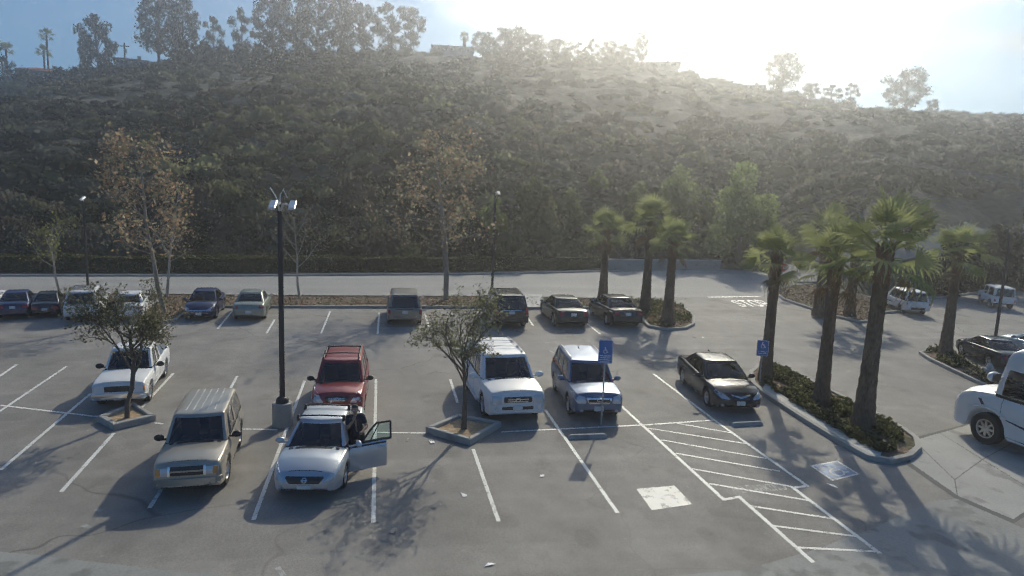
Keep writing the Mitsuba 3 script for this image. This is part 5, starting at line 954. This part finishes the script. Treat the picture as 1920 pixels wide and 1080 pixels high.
# ------------------------------------------------------------------ lot furniture
mat('pole_bronze', (0.045, 0.04, 0.042), 0.5, 0.2); mat('sign_blue', (0.045, 0.15, 0.42), 0.45); mat('sign_white', (0.72, 0.73, 0.73), 0.5); mat('sign_red', (0.45, 0.03, 0.03), 0.5); mat('galvanised', (0.40, 0.41, 0.42), 0.45, 0.6); mat('lamp_metal', (0.70, 0.70, 0.70), 0.22, 0.9)
def lamp_post(px, py, top, label, base=True, *a, hm='lamp_metal', **k):
    return _lamp(px, py, top, label, base, hm, *a, **k)
def _lamp(px, py, top, label, base, hm, heads=((1, 0.35), (-1, -0.1)), rpole=0.085, tilt=0.0, group=None, z=0.0):
    b = at(px, py, z); hs = np.linspace(2, 14, 800); H = hs[np.argmin([abs(proj(b+[0, 0, h])[1]-top) for h in hs])]; t = thing('lamp_post', label, 'lamp post', group)
    if base: m = lathe([(0.001, 0), (.31, 0), (.31, .70), (.29, .74), (0.001, .74)], 28); m.apply_translation(b); put('concrete_base', m, 'concrete', t, 40); m = lathe([(.001, 0), (.19, 0), (.19, .10), (.14, .17), (.10, .19)], 24); m.apply_translation(b+[0, 0, .74]); put('base_cover', m, 'pole_bronze', t, 40)
    put('pole', tube([b+[0, 0, .1], b+[0, 0, H*.4], b+[0, 0, H]], [rpole, rpole*.95, rpole*.85], 12), 'pole_bronze', t, 50)
    for sx, sy in heads:
        e = b+np.array([sx*.32, sy*.5, H+.02]); put('arm', tube([b+[0, 0, H-.25], b+[sx*.12, sy*.2, H+.02], e], .035, 6), 'lamp_metal', t, 50)
        m = bx([-.10, -.26, -.05], [.10, .26, .03], .025); m.apply_transform(rot(tilt, 'x')); m.apply_translation(e+np.array([sx*.16, sy*.2, 0])); hk = put('lamp_head', m, hm, t)
        m = bx([-.08, -.22, -.062], [.08, .22, -.048]); m.apply_transform(rot(tilt, 'x')); m.apply_translation(e+np.array([sx*.16, sy*.2, 0])); put('lens', m, 'lamp_clear', hk)
    return b, H
b, H = lamp_post(530, 797, 384, 'tall dark parking lot lamp post on a round concrete base behind the silver sedan', heads=((.9, -.7), (-.2, -.9)), tilt=24)
put('antenna_arm', cat([tube([b+[0, 0, H], b+[.02, 0, H+.3], b+[.12, 0, H+.48]], .018, 5), tube([b+[0, 0, H], b+[-.15, 0, H+.3], b+[-.28, 0, H+.5]], .014, 5), tube([b+[.1, 0, H+.45], b+[.22, 0, H+.2]], .014, 5)]), 'lamp_metal', 'lamp_post', 40)
lamp_post(165, 540, 372, 'slim dark lamp post rising from the strip at left, behind the white sport utility', False, ((.3, -.6),), .075, 20, z=.1)
lamp_post(922, 562, 362, 'slim dark lamp post rising behind the big black sport utility', False, ((.3, -.6),), .085, 20, z=.1, hm='galvanised')
lamp_post(1866, 634, 440, 'lamp post in the right lot behind the dark sedan', False, (), .09, 10)
# blue accessible-parking signs on posts
def p_sign(px, py, t_px, label, w, hgt, z=0.0, face='big'):
    b = at(px, py, z); hs = np.linspace(.8, 5, 800); H = hs[np.argmin([abs(proj(b+[0, 0, h])[1]-t_px) for h in hs])]; t = thing('parking_sign', label, 'sign', 'blue accessible parking signs')
    th = math.atan2(*(CAM[:2]-b[:2])[::-1])+math.pi/2+0.12
    def pl(nm, m, ma, **k): m = moved(m, b, th); return put(nm, m, ma, t, **k)
    pl('post', bx([-.025, -.02, 0], [.025, .02, H-.05]), 'galvanised'); pl('panel', moved(prism(rrect(-w/2, H-hgt, w/2, H, .03), 0, .006).apply_transform(rot(90, 'x')), (0, -.024, 0)), 'sign_blue')
    s = w*.52 if face == 'big' else w*.62; g = wheelchair(s); m = prism(g, 0, .003).apply_transform(rot(90, 'x')); pl('wheelchair_symbol', moved(m, (-s/2, -.031, H-hgt*.52 if face != 'big' else H-hgt*.60)), 'sign_white')
    n = 4 if face == 'big' else 2
    for i in range(n): ww = w*(.78 if i % 2 == 0 else .66); zz = H-hgt*(.68+.085*i) if face == 'big' else H-hgt*(.72+.11*i); pl('text_line', bx([-ww/2, -.032, zz-.010], [ww/2, -.029, zz+.010]), 'sign_white')
    pl('border', moved(prism(rrect(-w/2+.012, H-hgt+.012, w/2-.012, H-.012, .025).difference(rrect(-w/2+.022, H-hgt+.022, w/2-.022, H-.022, .02)), 0, .002).apply_transform(rot(90, 'x')), (0, -.031, 0)), 'sign_white')
p_sign(1127, 796, 637, 'blue accessible parking sign in front of the blue-grey crossover', .46, .78)
p_sign(1424, 716, 638, 'blue accessible parking sign beside the black sedan, in front of a palm trunk', .46, .66, .1, 'small')
# stop sign
b = at(1463, 553, .1); t = thing('stop_sign', 'red octagonal stop sign on a thin post at the tip of the mulch island', 'sign'); H = 2.55; th = math.atan2(*(CAM[:2]-b[:2])[::-1])+math.pi/2-.2
o = Polygon([(.41*math.cos(math.radians(22.5+45*k)), .41*math.sin(math.radians(22.5+45*k))) for k in range(8)])
put('post', moved(bx([-.03, -.02, 0], [.03, .02, H]), b, th), 'galvanised', t); put('rim', moved(moved(prism(o, 0, .006).apply_transform(rot(90, 'x')), (0, -.024, H-.35)), b, th), 'sign_white', t); put('panel', moved(moved(prism(o.buffer(-.025), 0, .004).apply_transform(rot(90, 'x')), (0, -.031, H-.35)), b, th), 'sign_red', t)
tx = meshkit.text_mesh('STOP', .25, .003, True); tx.apply_translation([-(tx.bounds[0]+tx.bounds[1])[0]/2, -.125, 0]); tx.apply_transform(rot(90, 'x')); put('lettering', moved(moved(tx, (0, -.036, H-.35)), b, th), 'sign_white', t)
# wheel stops
for (a, c), lb in ((((1065, 822), (1138, 820)), 'concrete wheel stop in front of the blue-grey crossover'), (((1371, 799), (1429, 796)), 'concrete wheel stop in front of the black sedan')):
    a, c = at(*a)[:2], at(*c)[:2]; L_ = np.linalg.norm(c-a); m = trimesh.convex.convex_hull(np.array([[x*(L_/2-(.05 if z else 0)), y*(.09 if z == 0 else .055), z] for x in (-1, 1) for y in (-1, 1) for z in (0, .10)]+[[x*(L_/2-.09), y*.04, .125] for x in (-1, 1) for y in (-1, 1)]))
    k = lab(put('wheel_stop', moved(m, [*((a+c)/2), 0.0], math.atan2(*(c-a)[::-1])), 'concrete'), lb, 'wheel stop', 'concrete wheel stops')
# diamond planters with raised kerbs
for pts, lb in (([(183, 791), (252, 764), (293, 789), (213, 808)], 'diamond-shaped raised kerb planter of dry soil at left, before the white pickup'), ([(797, 812), (858, 786), (941, 801), (881, 836)], 'diamond-shaped raised kerb planter of dry soil at right, before the large white sport utility')):
    t = thing('diamond_planter', lb, 'planter', 'diamond planters between the rows'); P = px_poly(pts); q = np.array(P.exterior.coords)[:4]; c = q.mean(0); inn = c+(q-c)*(1-.20/np.linalg.norm(q-c, axis=1, keepdims=True)*1.25)
    for i in range(4):
        j = (i+1) % 4; e = Polygon([q[i], q[j], inn[j], inn[i]]).buffer(-.006); m = prism(e, 0.0, .20); top = m.vertices[:, 2] > .19; m2 = trimesh.convex.convex_hull(np.vstack([prism(e, 0, .18).vertices, prism(e.buffer(-.02), .18, .20).vertices])); put('kerb_block', m2, 'concrete', t)
    g = prism(Polygon(inn).buffer(.004), -.01, .11)
    for _ in range(4): g = g.subdivide()
    k = g.vertices[:, 2] > .105; g.vertices[k, 2] += (meshkit.fbm(g.vertices[k]*2.5, 3, 2)-.5)*.06; put('soil', g, 'sandy_soil', t, True)
# hydrant on the right island
b = at(1852, 712, .1); t = thing('fire_hydrant', 'pale fire hydrant on the island before the dark sedan at right', 'hydrant'); mat('hydrant_paint', (.42, .42, .40), .5)
m = lathe([(.001, 0), (.17, 0), (.17, .06), (.11, .08), (.105, .55), (.14, .57), (.14, .62), (.10, .70), (.04, .76), (.001, .77)], 16); m.apply_translation(b); put('barrel', m, 'hydrant_paint', t, 40)
for a in (0, 90, 180): m = trimesh.creation.cylinder(.055, .16, sections=12); m.apply_transform(rot(90, 'y')); m.apply_translation([.15, 0, .45]); m.apply_transform(rot(a)); m.apply_translation(b); put('outlet', m, 'hydrant_paint', t, 40)
# scraps of litter on the asphalt
for i, (px, py, where) in enumerate(((768, 826, 'between the open car door and the right diamond planter'), (1014, 893, 'in the empty stall left of the left parking sign'), (812, 831, 'just below the left corner of the right diamond planter'), (738, 997, 'in the shadow of the small tree, beside a stall line'), (915, 1062, 'nearest the bottom of the picture'), (1320, 633, 'behind the black sedan, right one of two'), (1300, 632, 'behind the black sedan, left one of two'), (1563, 911, 'beside the blue pavement emblem'), (870, 930, 'left of the stall line below the right diamond planter'), (1265, 690, 'left of the black sedan'))):
    b = at(px, py); r_ = np.random.default_rng(px); m = trimesh.convex.convex_hull(np.c_[r_.normal(size=(7, 2))*.07, r_.random(7)*.03]); m.apply_translation(b+[0, 0, .004]); lab(put('litter_scrap', m, 'sign_white' if i % 3 else 'bark_pale'), f'small pale scrap of litter {where}', 'litter')
# utility pole and houses on the ridge
b = ridge_at(236, -2); hs = np.linspace(2, 25, 500); H = hs[np.argmin([abs(proj(b+[0, 0, h])[1]-80) for h in hs])]; t = thing('utility_pole', 'wooden utility pole with a crossarm on the ridge at upper left', 'utility pole')
put('pole', tube([b-[0, 0, .5], b+[0, 0, H]], [.22, .16], 8), 'bark_dark', t); put('crossarm', bx(b+[-1.1, -.08, H-.9], b+[1.1, .08, H-.7]), 'bark_dark', t); put('transformer', moved(lathe([(.001, 0), (.3, 0), (.3, .9), (.001, .9)], 12), b+[.35, -.3, H-2.4]), 'galvanised', t)
mat('wall_cream', noisy((.42, .37, .31), .1, .5), .9); mat('wall_grey', noisy((.36, .36, .35), .1, .5), .9); mat('roof_tile', noisy((.33, .13, .08), .2, 1.5), .85); mat('roof_grey', noisy((.17, .16, .155), .2, 1.5), .85); mat('window_dark', (.03, .035, .04), .12)
def house(px, wpx, hpx_top, label, wall, roof, dr=2.0, dep=9.0, flat=False, win=4, rz=0.0, sink=.6):
    b = ridge_at(px, dr); s = ppm(b); W_ = wpx/s; hs = np.linspace(1.5, 20, 500); H = hs[np.argmin([abs(proj(b+[0, 0, h])[1]-hpx_top) for h in hs])]; e = H*(.92 if flat else .62); th = -math.atan2(b[0]-CAM[0], b[1]-CAM[1])+rz; t = thing('house', label, 'house')
    put('wall', moved(bx([-W_/2, -dep/2, -3], [W_/2, dep/2, e]), b, th), wall, t)
    if flat: rm = bx([-W_/2-.5, -dep/2-.5, e], [W_/2+.5, dep/2+.5, H])
    else: rm = trimesh.convex.convex_hull(np.array([[x*(W_/2+.6), y*(dep/2+.6), z] for x in (-1, 1) for y in (-1, 1) for z in (e, e+.18)]+[[x*(W_/2-dep*.42), 0, H] for x in (-1, 1)]))
    rk = put('roof', moved(rm, b, th), roof, t); put('chimney', moved(bx([W_*.2, -.4, e], [W_*.2+.8, .4, H+.7]), b, th), wall, rk)
    for i in range(win):
        x = (i-(win-1)/2)*W_/win; k = put('window', moved(bx([x-.75, -dep/2-.05, e*.38], [x+.75, -dep/2+.02, e*.86]), b, th), 'window_dark', t); put('window_frame', moved(cat([bx([x-.82, -dep/2-.07, e*.36], [x-.74, -dep/2-.01, e*.88]), bx([x+.74, -dep/2-.07, e*.36], [x+.82, -dep/2-.01, e*.88]), bx([x-.74, -dep/2-.07, e*.86], [x+.74, -dep/2-.01, e*.88]), bx([x-.03, -dep/2-.08, e*.38], [x+.03, -dep/2-.03, e*.86])]), b, th), 'sign_white', k)
house(82, 74, 128, 'low house with a red tiled roof on the ridge at upper left', 'wall_cream', 'roof_tile', -1.0, 8, win=5)
house(248, 50, 110, 'grey-roofed house beside the utility pole on the ridge', 'wall_grey', 'roof_grey', -2.0, 9)
house(848, 74, 92, 'flat-roofed pale house left of the single skyline palm', 'wall_grey', 'roof_grey', -2.0, 8, True, 5)
house(1232, 74, 118, 'hip-roofed house faint in the glare on the ridge', 'wall_cream', 'roof_grey', 2.0, 9)
house(1405, 54, 159, 'low house at the right of the glare, left of the rounded gum tree', 'wall_cream', 'roof_grey', 2.0, 8)
# ------------------------------------------------------------------ the driver standing at the open door
mat('skin', (.33, .19, .13), .6); mat('cloth_navy', (.022, .025, .042), .9); mat('cloth_dark', (.03, .03, .035), .9); mat('hair', (.055, .05, .048), .8); mat('shoe', (.05, .035, .028), .6)
def blend(bones, edge, it=12):
    parts = []
    for (a, ra), (b_, rb_2) in bones:
        s1, s2 = m3.Manifold.sphere(ra, 20).translate(list(map(float, a))), m3.Manifold.sphere(rb_2, 20).translate(list(map(float, b_))); parts.append(m3.Manifold.batch_hull([s1, s2]))
    m = m3.Manifold.batch_boolean(parts, m3.OpType.Add).refine_to_length(edge).to_mesh(); g = trimesh.Trimesh(m.vert_properties[:, :3], m.tri_verts); trimesh.smoothing.filter_taubin(g, iterations=it); return g
# pose in a local frame: x to the figure's left, y behind it, z up; it faces the camera and looks down to its raised hand
fig_p = np.array([*at(676, 877)[:2], 0.0]); fig_p = fig_p+np.array([-0.10, 0.05, 0]); S_ = 1.0
def W2(v, rz=0.12):
    v = np.asarray(v, float)*S_; c, s = math.cos(rz), math.sin(rz); return np.stack([v[..., 0]*c-v[..., 1]*s+fig_p[0], v[..., 0]*s+v[..., 1]*c+fig_p[1], v[..., 2]+0.0], -1)
J = dict(hipL=(.10, 0, .93), hipR=(-.10, .02, .93), kneeL=(.13, -.05, .50), kneeR=(-.13, .0, .50), ankL=(.14, .02, .09), ankR=(-.15, .10, .09), pel=(0, 0, .98), waist=(-.02, -.02, 1.12), chest=(-.05, -.05, 1.36), neck=(-.06, -.07, 1.53), head=(-.065, -.10, 1.66), shL=(.13, -.05, 1.45), shR=(-.235, -.06, 1.44), elL=(.24, -.16, 1.20), elR=(-.27, -.20, 1.19), wrL=(.12, -.38, 1.16), wrR=(-.11, -.30, 1.43))
t_p = thing('person', 'person in a dark shirt at the open car door, hand raised to the face', 'person')
def fput(nm, g, m, sm=True, parent=None): g = g.copy(); g.vertices = W2(g.vertices); return put(nm, g, m, parent or t_p, sm)
j = {k: np.array(v) for k, v in J.items()}
def finger(o, d, up, L_, r0, curl):
    d = np.array(d, float); d /= np.linalg.norm(d); up = np.array(up, float); up -= (up @ d)*d; up /= np.linalg.norm(up); out = []; p = np.array(o, float); a = 0
    for i, f in enumerate((.45, .32, .23)): a += curl*(.6 if i == 0 else 1); q = p+(d*math.cos(a)+up*math.sin(a))*L_*f; out.append(((p, r0*(1-.10*i)), (q, r0*(1-.10*(i+1))))); p = q
    return out
def hand(w, d, up, s):
    """palm, four unequal fingers and a thumb from its side"""
    d = np.array(d, float)/np.linalg.norm(d); up = np.array(up, float); up -= (up @ d)*d; up /= np.linalg.norm(up); sd = np.cross(d, up)*s; kn = w+d*.085; B = [((w, .024), (w+d*.03, .026))]
    for i, (x, L_) in enumerate(((-.030, .062), (-.010, .078), (.010, .084), (.030, .072))): B.append(((w+d*.02+sd*x*.6, .016), (kn+sd*x, .0125))); B += finger(kn+sd*x, d, up, L_, .0092, .42)
    B.append(((w+d*.025+sd*.022, .014), (w+d*.055+sd*.050, .0115))); B += finger(w+d*.055+sd*.050, d*.8+sd*.35, up, .055, .0098, .35); return B
B = [((j['neck']-[0, 0, .06], .060), (j['neck']+[0, -.005, .03], .054)), ((j['neck']+[0, -.005, .03], .056), (j['head']-[0, -.01, .05], .066)), ((j['head']+[0, .012, .035], .092), (j['head']+[0, -.012, .03], .088)), ((j['head']+[0, -.02, .0], .078), (j['head']+[0, -.045, -.075], .050)), ((j['head']+[0, -.03, -.03], .068), (j['head']+[0, -.055, -.085], .036)),
     ((j['head']+[0, -.092, .012], .012), (j['head']+[0, -.112, -.022], .015)), ((j['head']+[.085, .01, .005], .016), (j['head']+[.086, .015, -.025], .012)), ((j['head']+[-.085, .01, .005], .016), (j['head']+[-.086, .015, -.025], .012)), ((j['head']+[.045, -.078, .030], .013), (j['head']+[-.045, -.078, .030], .013)), ((j['head']+[.02, -.088, -.056], .011), (j['head']+[-.02, -.088, -.056], .011)),
     ((j['chest'], .11), (j['neck']-[0, 0, .06], .06))]
for s in ('L', 'R'): B += [((j['sh'+s], .052), (j['el'+s], .043)), ((j['el'+s], .043), (j['el'+s]*.6+j['wr'+s]*.4, .041)), ((j['el'+s]*.6+j['wr'+s]*.4, .041), (j['wr'+s], .026)), ((j['hip'+s], .08), (j['knee'+s], .055)), ((j['knee'+s], .055), (j['ank'+s], .038)), ((j['sh'+s], .055), (j['chest'], .10)), ((j['hip'+s], .09), (j['pel'], .10))]
B += [((j['pel'], .11), (j['chest'], .12))]+hand(j['wrR'], (.25, .35, .95), (.2, .9, 0), 1)+hand(j['wrL'], (-.3, -.9, -.1), (0, .1, -1), -1)
body_ = blend(B, .012, 6); fput('body', body_, 'skin')
S1 = [((j['pel']+[-.07, 0, .0], .125), (j['pel']+[.07, 0, .0], .125)), ((j['pel']+[-.06, 0, .02], .12), (j['waist']+[-.05, 0, 0], .115)), ((j['pel']+[.06, 0, .02], .12), (j['waist']+[.05, 0, 0], .115)), ((j['waist']+[-.05, 0, 0], .115), (j['chest']+[-.07, 0, .0], .122)), ((j['waist']+[.05, 0, 0], .115), (j['chest']+[.07, 0, 0], .122)), ((j['chest']+[-.07, 0, 0], .122), (j['shR']+[.04, 0, .0], .078)), ((j['chest']+[.07, 0, 0], .122), (j['shL']+[-.02, 0, 0], .078)), ((j['shR']+[.04, 0, .01], .075), (j['shL']+[-.02, 0, .01], .075)), ((j['chest'], .12), (j['neck']-[0, 0, .085], .07))]
for s in ('L', 'R'): S1.append(((j['sh'+s], .074), (j['sh'+s]*.45+j['el'+s]*.55, .066)))
fput('shirt', blend(S1, .022), 'cloth_navy')
T1 = [((j['pel']+[0, 0, .02], .128), (j['pel']-[0, 0, .08], .115))]
for s in ('L', 'R'): T1 += [((j['hip'+s]-[0, 0, .02], .105), (j['knee'+s], .076)), ((j['knee'+s], .076), (j['ank'+s]+[0, 0, .03], .062))]
fput('trousers', blend(T1, .022), 'cloth_dark')
for s in ('L', 'R'): fput('shoe', blend([((j['ank'+s]+[0, .03, -.045], .045), (j['ank'+s]+[0, -.06, -.05], .042)), ((j['ank'+s]+[0, -.06, -.05], .042), (j['ank'+s]+[.01, -.16, -.062], .032))], .012), 'shoe')
hr = blend([((j['head']+[0, .022, .05], .094), (j['head']+[0, .0, .065], .086)), ((j['head']+[0, .035, .02], .086), (j['head']+[0, .04, -.02], .070))], .014); fput('hair', hr, 'hair')
for x in (.034, -.034): g = trimesh.creation.icosphere(2, .012); g.apply_translation(j['head']+[x, -.092, .008]); fput('eye', g, 'sign_white'); g = trimesh.creation.icosphere(1, .006); g.apply_translation(j['head']+[x, -.1015, .008]); fput('pupil', g, 'black_plastic')

# ------------------------------------------------------------------ air
scene['haze'] = {'type': 'cube', 'to_world': T().translate([0, -20, 37]) @ T().scale([345, 345, 39]), 'bsdf': {'type': 'null'}, 'interior': {'type': 'ref', 'id': 'air'}}  # haze volume added mostly to imitate lens glare glowing round the sun
lab('haze', 'thin sunlit haze over the lot and the hill, mostly standing in for lens glare', 'haze', None, 'stuff')
lab('hillside', None, None, None, 'structure')
